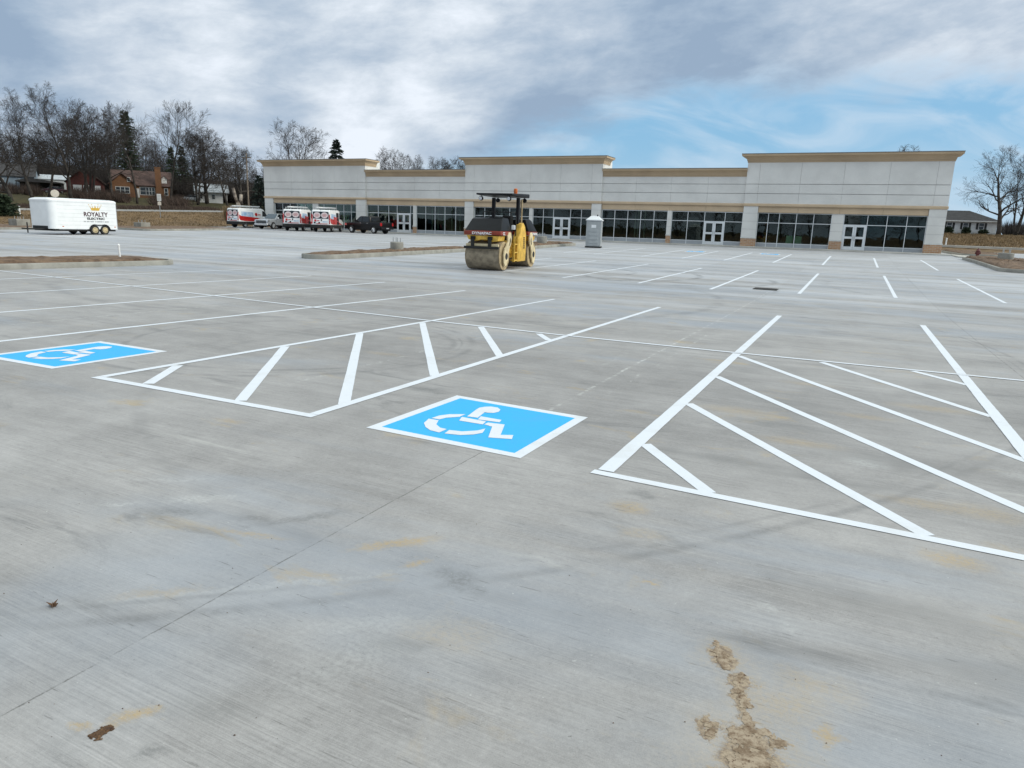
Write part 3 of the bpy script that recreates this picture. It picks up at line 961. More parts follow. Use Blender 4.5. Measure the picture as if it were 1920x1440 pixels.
for k, (xs, door) in BAYS.items():
    fr = .055
    mb = MB()
    for x in xs:
        mb.box((x - fr / 2, YG - .05, Z0), (x + fr / 2, YG + .06, ZGT))
    for z in (ZGT - .03, ZTR):
        for a, b in zip(xs, xs[1:]):
            mb.box((a + fr / 2, YG - .045, z - fr / 2), (b - fr / 2, YG + .055, z + fr / 2))
    for i, (a, b) in enumerate(zip(xs, xs[1:])):
        if i != door:
            mb.box((a + fr / 2, YG - .045, ZS - fr / 2), (b - fr / 2, YG + .055, ZS + fr / 2))
    w = mb.build('window_frame', 'alu', bld, off=BO)
    mg = MB()
    for i, (a, b) in enumerate(zip(xs, xs[1:])):
        a += fr / 2; b -= fr / 2
        mg.box((a, YG, ZTR + fr / 2), (b, YG + .012, ZGT - .058))
        if i != door:
            mg.box((a, YG, ZS + fr / 2), (b, YG + .012, ZTR - fr / 2))
            MB().box((a, YG - .03, Z0), (b, YG + .04, ZS - fr / 2)).build('base_panel', 'kneepanel', w, off=BO)
    mg.build('glazing', 'glass', w, off=BO)
    if door is not None:
        a, b = xs[door] + fr / 2, xs[door + 1] - fr / 2
        c = (a + b) / 2
        for p, q in ((a + .03, c - .006), (c + .006, b - .03)):
            md = MB(); g = MB(); h = MB()
            z0, z1 = Z0 + .01, ZTR - fr / 2
            st = .15
            md.box((p, YG - .06, z0), (p + st, YG + .03, z1)); md.box((q - st, YG - .06, z0), (q, YG + .03, z1))
            for u, v in ((z0, z0 + .3), (z0 + 1.0, z0 + 1.2), (z1 - .16, z1)):
                md.box((p + st, YG - .058, u), (q - st, YG + .028, v))
            d = md.build('door', 'alu', bld, off=BO)
            g.box((p + st, YG - .02, z0 + .3), (q - st, YG - .01, z0 + 1.0)); g.box((p + st, YG - .02, z0 + 1.2), (q - st, YG - .01, z1 - .16))
            g.build('door_glass', 'glass', d, off=BO)
            hx = q - .08 if q < c + .01 else p + .08
            h.tube([(hx, YG - .06, z0 + .85), (hx, YG - .12, z0 + .88), (hx, YG - .12, z0 + 1.3), (hx, YG - .06, z0 + 1.33)], .016, 6)
            h.build('door_handle', 'steel', d, off=BO)
        for u_ in (a, b - .028):
            MB().box((u_, YG - .055, Z0 + .001), (u_ + .028, YG + .05, ZTR - fr / 2)).build('door_jamb', 'alu', bld, off=BO)
# pillars
PIL = [(-71.2, -69.75, 0), (-56.35, -54.9, 0), (-63.35, -62.46, 1), (-48.12, -47.72, 1), (-41.0, -39.88, 0), (-32.98, -32.58, 1), (-25.72, -24.7, 0),
       (-17.66, -17.26, 1), (-10.3, -8.97, 0), (-2.43, -1.43, 1), (5.25, 6.6, 0)]
for a, b, thin in PIL:
    y = YG - .14 if thin else YT
    top = ZGT + .015 if thin else ZB0 - .002
    if thin:
        y = YL - .02
    mb = MB()
    zs = [1.32]
    z = 2.05
    while z < top - .3:
        zs.append(z); z += .74
    zs.append(top)
    for u, v in zip(zs, zs[1:]):
        mb.box((a, y, u + (.025 if u > 1.4 else 0)), (b, YG + .1, v))
    p = mb.build('pillar', 'eifs', bld, off=BO)
    MB().box((a + .015, y + .02, 1.33), (b - .015, YG + .09, top - .01)).build('pillar_core', 'joint', p, off=BO)
    e = .05
    MB().box((a - e, y - e, 1.18), (b + e, YG + .1, 1.318)).build('pillar_cap', 'stone', p, off=BO, bevel=.015)
    MB().box((a - .03, y - .03, Z0 - .1), (b + .03, YG + .1, 1.178)).build('pillar_base', 'pillar_brick', p, off=BO)
# shell and interior
mb = MB()
mb.box((-71.2, YT + 3.01, Z0), (-70.9, 97, 6.9)); mb.box((6.3, YT + 3.01, Z0), (6.6, 97, 6.9)); mb.box((-70.9, 96.7, Z0), (6.3, 97, 6.9))
mb.box((-71.2, YG + .1, Z0), (-70.9, YT + 3.0, ZB0 - .01)); mb.box((6.3, YG + .1, Z0), (6.6, YT + 3.0, ZB0 - .01))
mb.build('side_wall', 'eifs', bld, off=BO)
MB().box((-70.89, YL + .82, 6.55), (6.29, 96.69, 6.8)).build('roof', 'roof_grey', bld, off=BO)
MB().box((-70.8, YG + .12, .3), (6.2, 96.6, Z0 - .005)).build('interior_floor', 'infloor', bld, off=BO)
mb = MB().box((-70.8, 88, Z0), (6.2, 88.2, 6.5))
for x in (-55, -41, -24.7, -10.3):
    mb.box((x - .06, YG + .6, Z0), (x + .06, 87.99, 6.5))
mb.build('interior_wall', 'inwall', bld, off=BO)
mb = MB()
for x in (-58.6, -57.8, -46, -45.2, -44.4, -43.3, -42.2, -21.2, -20.9, -20.2, -36.8, -7.0, -30.5):
    mb.box((x - .05, YG + .7, Z0), (x + .05, YG + .8, 4.1))
mb.build('interior_stud', 'stud', bld, off=BO)
for x, w_, h_, yy, lb in ((-5.95, .62, 1.12, 73.55, 'pale green utility cabinet behind the rightmost storefront glass, left one'),
                          (-5.2, .66, 1.08, 73.6, 'pale green utility cabinet behind the rightmost storefront glass, right one')):
    t = thing('utility_cabinet', lb, 'cabinet', (x, yy, Z0), group='green cabinets inside the shop')
    MB().box((-w_ / 2, 0, 0), (w_ / 2, .5, h_)).build('housing', 'greencab', t, bevel=.02)
    MB().box((-w_ / 2 + .05, -.015, .08), (w_ / 2 - .05, -.002, h_ - .06)).build('door', 'greencab', t)
t = thing('step_ladder', 'dark step ladder standing inside behind the glass left of a shop door', 'ladder', (-52.5, 73.85, Z0))
for s in (-1, 1):
    MB().tube([(s * .35, -.45, 0), (s * .16, 0, 2.5)], .04, 6).build('rail', 'hydrant', t)
    MB().tube([(s * .4, .5, 0), (s * .16, 0.02, 2.5)], .035, 6).build('brace', 'steel', t)
mb = MB()
for k in range(1, 8):
    z = k * .3; s = 1 - z / 2.5 * .52
    mb.box((-.33 * s, -.45 * (1 - z / 2.5) - .04, z - .015), (.33 * s, -.45 * (1 - z / 2.5) + .05, z + .015))
mb.build('step', 'steel', t)
t = thing('plaster_board', 'pale board leaning inside behind the glass beside the red vans', 'board', (-59.0, 73.75, Z0))
mb = MB().box((-.55, 0, 0), (.55, .03, 1.9)); ob = mb.build('sheet', 'greencab', t, bevel=.004); ob.rotation_euler = (R(-12), 0, 0)

# ------------------------------------------------------------------ vehicles
def wheel(parent, x, y, r, w, side, rim='steel', spokes=5):
    """side +1: outer face to +x"""
    prof = [(r * .62, -w / 2), (r * .93, -w / 2), (r, -w / 2 + .03), (r, w / 2 - .03), (r * .93, w / 2), (r * .62, w / 2), (r * .6, w / 2 - .03)]
    o = MB().lathe([(a, b * side) for a, b in prof], (x, y, r), 'x', 28).build('wheel', 'dark', parent, smooth=True)
    mb = MB().lathe([(r * .61, side * (w / 2 - .055)), (r * .55, side * (w / 2 - .06)), (r * .15, side * (w / 2 - .045)), (r * .12, side * (w / 2 - .0))], (x, y, r), 'x', 20)
    mb.lathe([(r * .62, side * (w / 2 - .03)), (r * .62, side * (w / 2 + .004)), (r * .54, side * (w / 2 + .004)), (r * .54, side * (w / 2 - .05))], (x, y, r), 'x', 24)
    for k in range(spokes):
        a = 2 * math.pi * k / spokes
        c, s = math.cos(a), math.sin(a)
        h = side * (w / 2 - .008)
        mb.tube([(x + h, y + c * r * .1, r + s * r * .1), (x + h, y + c * r * .56, r + s * r * .56)], [.05, .035], 4)
    mb.build('rim', rim, o, smooth=True)
    return o


def spot(px, py):
    pass


def make_van(loc, rz, label, opened=False):
    t = thing('work_van', label, 'van', loc, rz, 'white and red work vans parked by the building', 1.07)
    prof = [(-2.70, .42), (-2.70, 1.0), (-2.62, 2.16), (-2.5, 2.27), (.9, 2.30), (1.25, 2.22), (2.02, 1.38), (2.45, 1.12), (2.66, .92), (2.70, .42)]
    def sec(x):
        return [(x * (1 - .07 * max(0, (z - 1.0) / 1.3)), y, z) for y, z in prof]
    mb = MB(); n = len(prof)
    mb.add(sec(-1.0) + sec(1.0), [tuple(range(n))[::-1], tuple(range(n, 2 * n))] + [(i, (i + 1) % n, n + (i + 1) % n, n + i) for i in range(n)])
    mb.build('body', 'whitevan', t, bevel=.07, seg=3, smooth=True)
    MB().box((-1.02, -2.74, .36), (1.02, 2.72, .74)).build('lower_trim', 'dark', t, bevel=.03)
    MB().box((-.98, -2.80, .42), (.98, -2.735, .72)).build('rear_bumper', 'dark', t, bevel=.03)
    xs = lambda z: 1.0 * (1 - .07 * max(0, (z - 1.0) / 1.3))
    yb = lambda z: -2.70 + .08 * max(0, (z - 1.0)) / 1.16
    # rear door glazing, curved signs on it, plate and lights
    def rear(name, mat, pts, off, par=t):
        mb = MB()
        m_ = [(x, yb(z) - off, z) for x, z in pts] + [(x, yb(z) + .02, z) for x, z in pts]
        k = len(pts)
        mb.add(m_, [tuple(range(k)), tuple(range(k, 2 * k))[::-1]] + [(i, (i + 1) % k, k + (i + 1) % k, k + i) for i in range(k)])
        return mb.build(name, mat, par)
    win = rear('rear_window', 'cglass', [(-.82, 1.36), (.82, 1.36), (.84, 2.0), (.75, 2.08), (-.75, 2.08), (-.84, 2.0)], .012)
    for s in (-1, 1):
        el = [(s * .40 + .37 * math.cos(a), 1.71 + .31 * math.sin(a)) for a in [2 * math.pi * k / 18 for k in range(18)]]
        sg = rear('window_sign', 'pinkish', el, .022, win)
        mbs = MB()
        for z, w_ in ((1.80, .20), (1.70, .24), (1.60, .16)):
            mbs.box((s * .40 - w_, yb(z) - .03, z - .016), (s * .40 + w_, yb(z) - .024, z + .016))
        mbs.build('sign_stripe', 'red', sg)
        rear('tail_light', 'redtail', [(s * .88, .84), (s * .985, .84), (s * .985, 1.14), (s * .88, 1.2)], .02)
        rear('corner_panel', 'red', [(s * .86, 1.24), (s * .985, 1.16), (s * .97, 1.86), (s * .86, 1.72)], .016)
    lg = [(-.58 + .12 * math.cos(a), 1.17 + .12 * math.sin(a)) for a in [2 * math.pi * k / 16 for k in range(16)]]
    rear('round_emblem', 'red', lg, .012)
    rear('emblem_bar', 'red', [(-.42, 1.13), (-.15, 1.13), (-.15, 1.2), (-.42, 1.2)], .012)
    rear('blue_strip', 'bluevinyl', [(.2, 1.0), (.75, 1.0), (.75, 1.1), (.2, 1.1)], .012)
    rear('red_strip', 'red', [(-.45, .80), (.72, .80), (.72, .87), (-.45, .87)], .012)
    pl = rear('plate_recess', 'ink', [(-.72, .86), (-.12, .86), (-.08, 1.03), (-.76, 1.03)], .012)
    rear('licence_plate', 'white', [(-.55, .88), (-.25, .88), (-.25, 1.0), (-.55, 1.0)], .02, pl)
    rear('door_handle', 'ink', [(.02, 1.12), (.12, 1.12), (.12, 1.3), (.02, 1.3)], .03)
    rear('door_seam', 'ink', [(-.012, .76), (.012, .76), (.012, 2.2), (-.012, 2.2)], .006)
    # side livery
    for s in (-1, 1):
        def side(name, mat, pts, off):
            mb = MB(); k = len(pts)
            m_ = [(s * (xs(z) + off), y, z) for y, z in pts] + [(s * (xs(z) - .02), y, z) for y, z in pts]
            mb.add(m_, [tuple(range(k)), tuple(range(k, 2 * k))[::-1]] + [(i, (i + 1) % k, k + (i + 1) % k, k + i) for i in range(k)])
            return mb.build(name, mat, t)
        side('red_band', 'red', [(-2.55, 1.55), (-2.3, 1.38), (.2, 1.2), (1.6, .86), (2.0, .78), (-1.6, .78), (-2.4, .86), (-2.6, 1.1)], .006)
        side('picture_panel', 'bluevinyl', [(-2.2, 1.38), (-.4, 1.28), (-.4, 1.82), (-2.2, 1.90)], .006)
        side('round_emblem', 'red', [(.05 + .2 * math.cos(a), 1.6 + .2 * math.sin(a)) for a in [2 * math.pi * k / 14 for k in range(14)]], .007)
        side('emblem_bar', 'red', [(.3, 1.52), (.75, 1.52), (.75, 1.62), (.3, 1.62)], .007)
        if opened and s > 0:
            side('dark_doorway_panel', 'ink', [(-.15, .76), (.80, .76), (.80, 2.02), (-.15, 2.02)], .012)  # flat black panel painted as the shade inside the open doorway
            side('sliding_door', 'red', [(-1.25, .80), (-.17, .80), (-.17, 1.5), (-1.25, 1.62)], .045)
        side('door_window', 'cglass', [(1.02, 1.38), (1.92, 1.30), (1.38, 2.0), (1.05, 2.04)], .01)
        MB().box((s * .99 - .02 if s > 0 else -1.17, 1.72, 1.30), (1.17 if s > 0 else -.97, 1.86, 1.55)).build('mirror', 'ink', t, bevel=.03)
        MB().prism([(2.3, .95), (2.6, .92), (2.5, 1.12), (2.2, 1.2)], 'x', s * .80, s * .99).build('headlight', 'chrome', t)
        for yy in (-1.65, 1.75):
            wheel(t, s * .88, yy, .34, .24, s)
    MB().add([(-.78, 1.35, 2.19), (.78, 1.35, 2.19), (.86, 2.02, 1.42), (-.86, 2.02, 1.42)], [(0, 1, 2, 3)]).build('windscreen', 'pane_blue', t)
    ws = t.children[-1]
    ws.data.transform(Matrix.Translation((0, .02, .02)))
    # roof rack
    rk = MB()
    for s in (-1, 1):
        rk.tube([(s * .80, -2.3, 2.46), (s * .80, .7, 2.48)], .03, 6)
    for yy in (-2.2, -1.2, -.3, .6):
        rk.tube([(-.82, yy, 2.44), (.82, yy, 2.44)], .028, 6)
        for s in (-1, 1):
            rk.tube([(s * .8, yy, 2.27), (s * .8, yy, 2.46)], .025, 6)
    rk.build('roof_rack', 'steel', t)
    ld = MB()
    for xx in (.25, .62):
        ld.tube([(xx, -2.45, 2.53), (xx, 1.0, 2.55)], .035, 4)
    for k in range(11):
        ld.tube([(.25, -2.3 + k * .3, 2.53), (.62, -2.3 + k * .3, 2.53)], .018, 4)
    ld.build('rack_ladder', 'alu', t)
    tubes = MB()
    for xx in (-.55, -.42, -.3):
        tubes.tube([(xx, -2.2, 2.53), (xx, .7, 2.53)], .05, 8)
    tubes.build('pipe_carrier', 'rubblewhite', t)
    return t


make_van((-60.1, 66.9, G(66.9)), R(25), 'white and red van seen from behind, between the silver pickup and the next van', True)
make_van((-56.1, 67.2, G(67.2)), R(24), 'white and red van seen from behind, next to the black pickup', True)
make_van((-72.0, 70.9, G(70.9)), R(-2), 'white van with blue picture panel and red stripe, left of the silver pickup')


def make_pickup(loc, rz, label, paint, rimmat, group='pickup trucks'):
    t = thing('pickup_truck', label, 'pickup truck', loc, rz, group)
    W = .98
    def ext(name, prof, w0, w1, zb, zt, mat, bev, par=t):
        mb = MB(); n = len(prof)
        def sec(sg):
            return [(sg * (w0 + (w1 - w0) * max(0, min(1, (z - zb) / (zt - zb)))), y, z) for y, z in prof]
        mb.add(sec(-1) + sec(1), [tuple(range(n))[::-1], tuple(range(n, 2 * n))] + [(i, (i + 1) % n, n + (i + 1) % n, n + i) for i in range(n)])
        return mb.build(name, mat, par, bevel=bev, seg=3, smooth=True)
    # body with wheel arches cut into the side profile
    def arch(cy, r=.47):
        return [(cy + r * math.cos(a), .40 + r * math.sin(a) * .98) for a in [math.pi * (k / 8) for k in range(9)]]
    low = [(2.88, .55), (2.9, .95), (2.80, 1.10), (1.3, 1.22), (-.55, 1.20)]
    low += [(-.56, .5), (1.28, .48)][:1] + [(1.33, .48)]
    low += list(reversed(arch(1.80))) + [(2.4, .5)]
    prof = [(2.9, .52), (2.92, .98), (2.80, 1.10), (1.25, 1.24), (-2.92, 1.24), (-2.95, .62), (-2.32, .58)] + list(reversed([p for p in arch(-1.80)])) + [(1.28, .50)] + list(reversed(arch(1.80))) + [(2.32, .52)]
    ext('body', prof, W, W - .02, .5, 1.24, paint, .035)
    MB().box((-.8, -2.7, .34), (.8, 2.6, .56)).build('chassis', 'dark', t)
    cab = [(1.32, 1.22), (.55, 1.86), (.35, 1.90), (-.85, 1.88), (-1.05, 1.80), (-1.18, 1.22)]
    cb = ext('cab', cab, W - .05, W - .24, 1.22, 1.9, paint, .05)
    # glass: windscreen, back light, side windows
    wx = lambda z: W - .05 - .19 * (z - 1.22) / .68
    g = MB()
    g.add([(-wx(1.28) + .08, 1.27, 1.285), (wx(1.28) - .08, 1.27, 1.285), (wx(1.82) - .08, .62, 1.825), (-wx(1.82) + .08, .62, 1.825)], [(0, 1, 2, 3)])
    g.v = [(p[0], p[1] + .018, p[2] + .018) for p in g.v]
    g.build('windscreen', 'pane_blue', cb)
    g = MB()
    g.add([(-.7, -1.185, 1.3), (.7, -1.185, 1.3), (.62, -1.09, 1.76), (-.62, -1.09, 1.76)], [(0, 1, 2, 3)]); g.build('rear_window', 'cglass', cb)
    for s in (-1, 1):
        for pts in ([(1.08, 1.30), (.50, 1.79), (.12, 1.80), (.12, 1.28)], [(.02, 1.28), (.02, 1.80), (-.82, 1.78), (-.98, 1.66), (-1.02, 1.28)]):
            k = len(pts)
            g = MB().add([(s * (wx(z) + .012), y, z) for y, z in pts] + [(s * (wx(z) - .02), y, z) for y, z in pts], [tuple(range(k)), tuple(range(k, 2 * k))[::-1]] + [(i, (i + 1) % k, k + (i + 1) % k, k + i) for i in range(k)])
            g.build('side_window', 'cglass', cb)
        MB().box((min(s * .96, s * 1.16), .92, 1.27), (max(s * .96, s * 1.16), 1.05, 1.46)).build('mirror', 'white' if paint == 'silver' else 'ink', t, bevel=.03)
        for yy in (.25, -.85):
            MB().box((min(s * .97, s * 1.005), yy - .10, 1.10), (max(s * .97, s * 1.005), yy + .10, 1.14)).build('door_handle', 'chrome', t)
        mb = MB()
        for yy in (.07, -1.15, 1.2):
            mb.box((min(s * .97, s * .984), yy - .006, .6), (max(s * .97, s * .984), yy + .006, 1.2))
        mb.build('door_seam', 'ink', t)
        MB().prism([(2.55, .86), (2.92, .84), (2.90, 1.05), (2.6, 1.08)], 'x', s * .62, s * .985).build('headlight', 'chrome', t)
        MB().box((min(s * .78, s * .985), -2.975, .86), (max(s * .78, s * .985), -2.86, 1.18)).build('tail_light', 'redtail', t, bevel=.01)
        for yy in (-1.80, 1.80):
            wheel(t, s * .86, yy, .41, .27, s, rimmat, 6)
    # open bed
    bd = MB()
    bd.box((-.9, -2.85, 1.245), (-.86, -1.25, 1.27)); bd.box((.86, -2.85, 1.245), (.9, -1.25, 1.27)); bd.box((-.86, -2.85, 1.241), (.86, -1.25, 1.246))
    bd.build('bed_liner', 'dark', t)
    MB().box((-.72, 2.88, .68), (.72, 2.945, 1.02)).build('grille', 'ink', t, bevel=.02)
    mb = MB()
    for z in (.75, .84, .93):
        mb.box((-.66, 2.946, z), (.66, 2.955, z + .02))
    mb.build('grille_bar', 'steel', t.children[-1])
    MB().box((-.97, 2.86, .42), (.97, 3.0, .64)).build('front_bumper', 'chrome' if paint == 'silver' else 'ink', t, bevel=.04)
    MB().box((-.95, -3.06, .50), (.95, -2.94, .70)).build('rear_bumper', 'steel' if paint == 'silver' else 'ink', t, bevel=.03)
    MB().box((-.2, -3.07, .55), (.2, -3.062, .66)).build('licence_plate', 'greyink', t)
    return t


make_pickup((-50.6, 67.6, G(67.6)), R(80), 'black pickup truck parked along the kerb near a shop door', 'black', 'chrome')
make_pickup((-66.9, 70.2, G(70.2)), R(180 + 6), 'silver pickup truck facing the camera between the white vans', 'silver', 'steel')

# ------------------------------------------------------------------ the enclosed trailer
TX, TY = -55.4, 36.6
tr = thing('cargo_trailer', 'white enclosed cargo trailer with crown emblem and lettering, parked at the left', 'trailer', (TX, TY, G(TY)), 0)
# plan of the box: rounded front corners; +y is the rear, -y the nose
hw, yf, yr = 1.36, -2.85, 2.4
plan = [(hw, yr), (-hw, yr)]
for k in range(7):
    a = R(180 + 90 * k / 6); plan.append((-hw + .45 + .45 * math.cos(a), yf + .45 + .45 * math.sin(a)))
for k in range(7):
    a = R(270 + 90 * k / 6); plan.append((hw - .45 + .45 * math.cos(a), yf + .45 + .45 * math.sin(a)))
MB().prism(plan, 'z', .42, 2.50).build('box', 'white', tr, smooth=True)
roof = MB()
lay = [(1.012, 2.42), (1.018, 2.54), (.97, 2.62), (.72, 2.68), (.3, 2.70)]
for k, z in lay:
    for p in plan:
        roof.v.append((p[0] * k, p[1] * min(k, 1.01) if k > .9 else p[1] * (.97 - (.97 - k) * .25), z))
n = len(plan)
for i in range(len(lay) - 1):
    for j in range(n):
        roof.f.append((i * n + j, i * n + (j + 1) % n, (i + 1) * n + (j + 1) % n, (i + 1) * n + j))
roof.f.append(tuple(range((len(lay) - 1) * n, len(lay) * n)))
roof.build('roof', 'white', tr, smooth=True)
tm = MB().box((hw + .004, yf + .55, 2.40), (hw + .022, yr, 2.435)).box((hw + .004, yf + .5, .40), (hw + .018, -.1, .46)).box((hw + .004, 1.85, .40), (hw + .018, yr, .46))
tm.build('side_trim', 'alu', tr)
tm = MB()
for k in range(1, 7):
    z = .42 + k * .29
    tm.box((hw + .0005, yf + .5, z), (hw + .003, yr - .02, z + .012))
tm.build('panel_seam', 'siding_grey', tr)
MB().box((-hw, yr + .001, .42), (hw, yr + .05, 2.5)).build('rear_door', 'greyink', tr, bevel=.01)
# twin wheels with fender
for s in (1, -1):
    for yy in (.47, 1.30):
        wheel(tr, s * (hw - .04), yy, .36, .22, s, 'cream', 8)
    pr = []
    for k in range(9):
        a = math.pi * (1 - k / 8 * .62); pr.append((.47 + .44 * math.cos(a), .36 + .44 * math.sin(a)))
    for k in range(9):
        a = math.pi * (.62 - k / 8 * .62); pr.append((1.30 + .44 * math.cos(a), .36 + .44 * math.sin(a)))
    inn = [(((y - .885) * .90) + .885, .36 + (z - .36) * .86) for y, z in pr]
    k = len(pr)
    fd = MB()
    for xx in (s * (hw - .02), s * (hw + .10)):
        fd.v += [(xx, y, z) for y, z in pr] + [(xx, y, z) for y, z in inn]
    for i in range(k - 1):
        fd.f += [(i, i + 1, 2 * k + i + 1, 2 * k + i), (k + i, k + i + 1, 3 * k + i + 1, 3 * k + i), (2 * k + i, 2 * k + i + 1, 3 * k + i + 1, 3 * k + i)]
    fd.build('fender', 'ink', tr)
MB().box((-hw + .1, yf + .3, .26), (hw - .1, yr - .1, .415)).build('underframe', 'dark', tr)
tg = MB()
for s in (-1, 1):
    tg.tube([(s * .8, yf + .4, .36), (0, yf - 1.05, .38)], .055, 4)
tg.tube([(0, yf - .7, .38), (0, yf - 1.35, .40)], .06, 6)
tg.build('tongue', 'dark', tr)
MB().cyl((0, yf - .95, .08), (0, yf - .95, .85), .045, 10).build('jack', 'dark', tr)
MB().box((-.9, yf - .03, .42), (.9, yf + .05, .62)).build('stone_guard', 'dark', tr, bevel=.01)
mb = MB()
for xx in (-.35, 0, .35):
    mb.box((xx - .05, yf - .02, 2.44), (xx + .05, yf + .05, 2.49))
mb.build('marker_light', 'amber', tr)
for yy in (-2.0, 2.2):
    MB().box((hw + .002, yy - .06, .58), (hw + .02, yy + .06, .63)).build('side_marker', 'amber', tr)
# lettering on the side that faces the lot (reads along +y)
ux, uy, uz = (0, 1, 0), (0, 0, 1), (1, 0, 0)
LY = .66
def side_text(s, size, z, mat, bold=0, wide=1.0, y=LY, name='lettering'):
    xform(text_mb(s, size, bold), (hw + .008, y, z), ux, uy, uz, wide).build(name, mat, tr, fix=False)
side_text('ROYALTY', .46, 1.40, 'maroon', .012, .98)
side_text('ELECTRIC', .225, 1.15, 'ink', .008, 1.5)
# the last line is too small to read in the photograph: short grey marks of its length
sm = MB(); q = LY - 1.02
for w_ in (.05, .03, .05, 0, .05, .06, .05, 0, .05, .05, .06, .05, 0, 0, .07, 0, .06, .05, .07, .05, .06, .04, 0, .05, 0, .08, .04, .05, .06):
    if w_:
        sm.box((hw + .004, q, .955), (hw + .008, q + w_, 1.045))
    q += (w_ or .035) + .022
sm.build('small_print', 'greyink', tr)
cr = MB()
cw = [(-.31, 0), (.31, 0), (.38, .17), (.50, .40), (.33, .20), (.24, .19), (.25, .40), (.17, .20), (.06, .20), (0, .42), (-.06, .20), (-.17, .20), (-.25, .40), (-.24, .19), (-.33, .20), (-.50, .40), (-.38, .17)]
cr.add([(hw + .008, LY + y, 1.84 + z) for y, z in cw], [tuple(range(len(cw)))])
for y, z in ((-.51, .44), (.51, .44), (-.26, .46), (.26, .46), (0, .60)):
    pts = [(hw + .008, LY + y + .035 * math.cos(a), 1.84 + z + .035 * math.sin(a)) for a in [2 * math.pi * k / 8 for k in range(8)]]
    cr.add(pts, [tuple(range(8))])
cr.build('crown_emblem', 'gold', tr)

# ------------------------------------------------------------------ the tandem roller
RX, RY = -13.74, 27.75
ro = thing('road_roller', 'yellow and black tandem road roller with dirty steel drums and canopy', 'road roller', (RX, RY, G(RY)), R(5))
# local: -y faces the camera (front), +x is the side seen
DW, DR, WB = .74, .57, 1.68
for sg in (-1, 1):
    yc = sg * WB
    d = MB().lathe([(DR - .05, -DW), (DR - .0, -DW + .03), (DR, DW - .03), (DR - .05, DW), (DR - .09, DW), (DR - .10, DW - .10), (.16, DW - .12), (.14, DW - .12)], (0, yc, DR), 'x', 48)
    dr = d.build('drum', 'drum', ro, smooth=True)
    for s in (-1, 1):
        MB().lathe([(DR - .002, s * (DW - .012)), (DR - .012, s * (DW + .008)), (DR - .085, s * (DW + .008)), (DR - .095, s * (DW - .09))], (0, yc, DR), 'x', 48).build('drum_rim', 'drumrim', dr, smooth=True)
    # cream yokes: bent arm from hub to body each side
    for s in (-1, 1):
        q = sg
        arm = [(-.30 * q, .78), (-.22 * q, .98), (-.10 * q, 1.12), (-.18 * q, 1.32), (-.42 * q, 1.42), (-.62 * q, 1.30), (-.66 * q, 1.02), (-.50 * q, .84), (-.20 * q, .62), (-.12 * q, .40), (.02 * q, .22), (.18 * q, .24), (.24 * q, .46), (.20 * q, .74), (.04 * q, .86)]
        arm = [(.26, .60), (.24, .32), (.10, .16), (-.06, .20), (-.22, .44), (-.24, .66), (-.34, .86), (-.50, 1.02), (-.56, 1.26), (-.48, 1.50), (-.28, 1.52), (-.14, 1.36), (-.16, 1.14), (-.02, .98), (.16, .86)]
        arm = [(yc + (u * -1 if sg > 0 else u) * -1, z) for u, z in arm]
        MB().prism(arm, 'x', s * (DW + .03), s * (DW + .10)).build('yoke', 'cream', ro, bevel=.012)
        MB().lathe([(.13, s * (DW + .09)), (.13, s * (DW + .112)), (.03, s * (DW + .112))], (0, yc, .56), 'x', 20).build('hub', 'dark', ro)
        u0 = (-.36) * -1 if sg < 0 else (-.36)
        MB().prism([(yc + (.30 if sg < 0 else -.30), 1.0), (yc + (.36 if sg < 0 else -.36), .98), (yc + (.44 if sg < 0 else -.44), 1.16), (yc + (.40 if sg < 0 else -.40), 1.30), (yc + (.34 if sg < 0 else -.34), 1.2)], 'x', s * (DW + .095), s * (DW + .108)).build('yoke_slot', 'dark', ro)
    # scraper bar with its posts, water box
    yo = yc + sg * (DR + .03)
    if sg < 0:
        MB().box((-DW - .02, yo - .07, .84), (DW + .0, yo + .02, .94)).build('scraper_bar', 'dark', ro, bevel=.01)
        for xx in (-.40, .34):
            MB().box((xx - .06, yo - .04, .94), (xx + .06, yo + .03, 1.22)).build('scraper_post', 'dark', ro)
            MB().box((xx - .10, yo - .02, 1.19), (xx + .10, yo + .06, 1.33)).build('work_light', 'ink', ro, bevel=.02)
        MB().box((-DW + .02, yo + .06, .94), (DW - .05, yo + .14, 1.04)).build('spray_bar', 'cream', ro, bevel=.01)
    # yellow nose beam + red band + black hood
    ya, ybk = yc + sg * (DR - .02), yc - sg * .62
    lo, hi = min(ya, ybk), max(ya, ybk)
    MB().prism([(-.70, 1.36), (.70, 1.36), (.66, 1.16), (.42, 1.12), (.2, 1.20), (-.1, 1.20), (-.3, 1.14), (-.62, 1.20)], 'y', ya - sg * .02, yc - sg * .2).build('nose_beam', 'yellow', ro, bevel=.01)
    bd = MB().box((-.80, lo - .03, 1.385), (.80, hi, 1.55)).build('red_band', 'orange_red', ro, bevel=.03, smooth=True)
    hd = [(ya, 1.553), (ya - sg * .06, 1.60), (ya - sg * .42, 2.02), (ya - sg * .62, 2.08), (ybk, 2.06), (ybk, 1.553)]
    mb = MB(); k = len(hd)
    def sc(x):
        return [(x * (1 - .20 * max(0, (z - 1.553) / .52)), y, z) for y, z in hd]
    mb.add(sc(-.79) + sc(.79), [tuple(range(k))[::-1], tuple(range(k, 2 * k))] + [(i, (i + 1) % k, k + (i + 1) % k, k + i) for i in range(k)])
    mb.build('hood', 'hood', ro, bevel=.05, seg=3, smooth=True)
xform(text_mb('DYNAPAC', .145, .004), (-.02, -WB - DR - .018, 1.405), (1, 0, 0), (0, 0, 1), (0, -1, 0), 1.25).build('lettering', 'white', ro, fix=False)
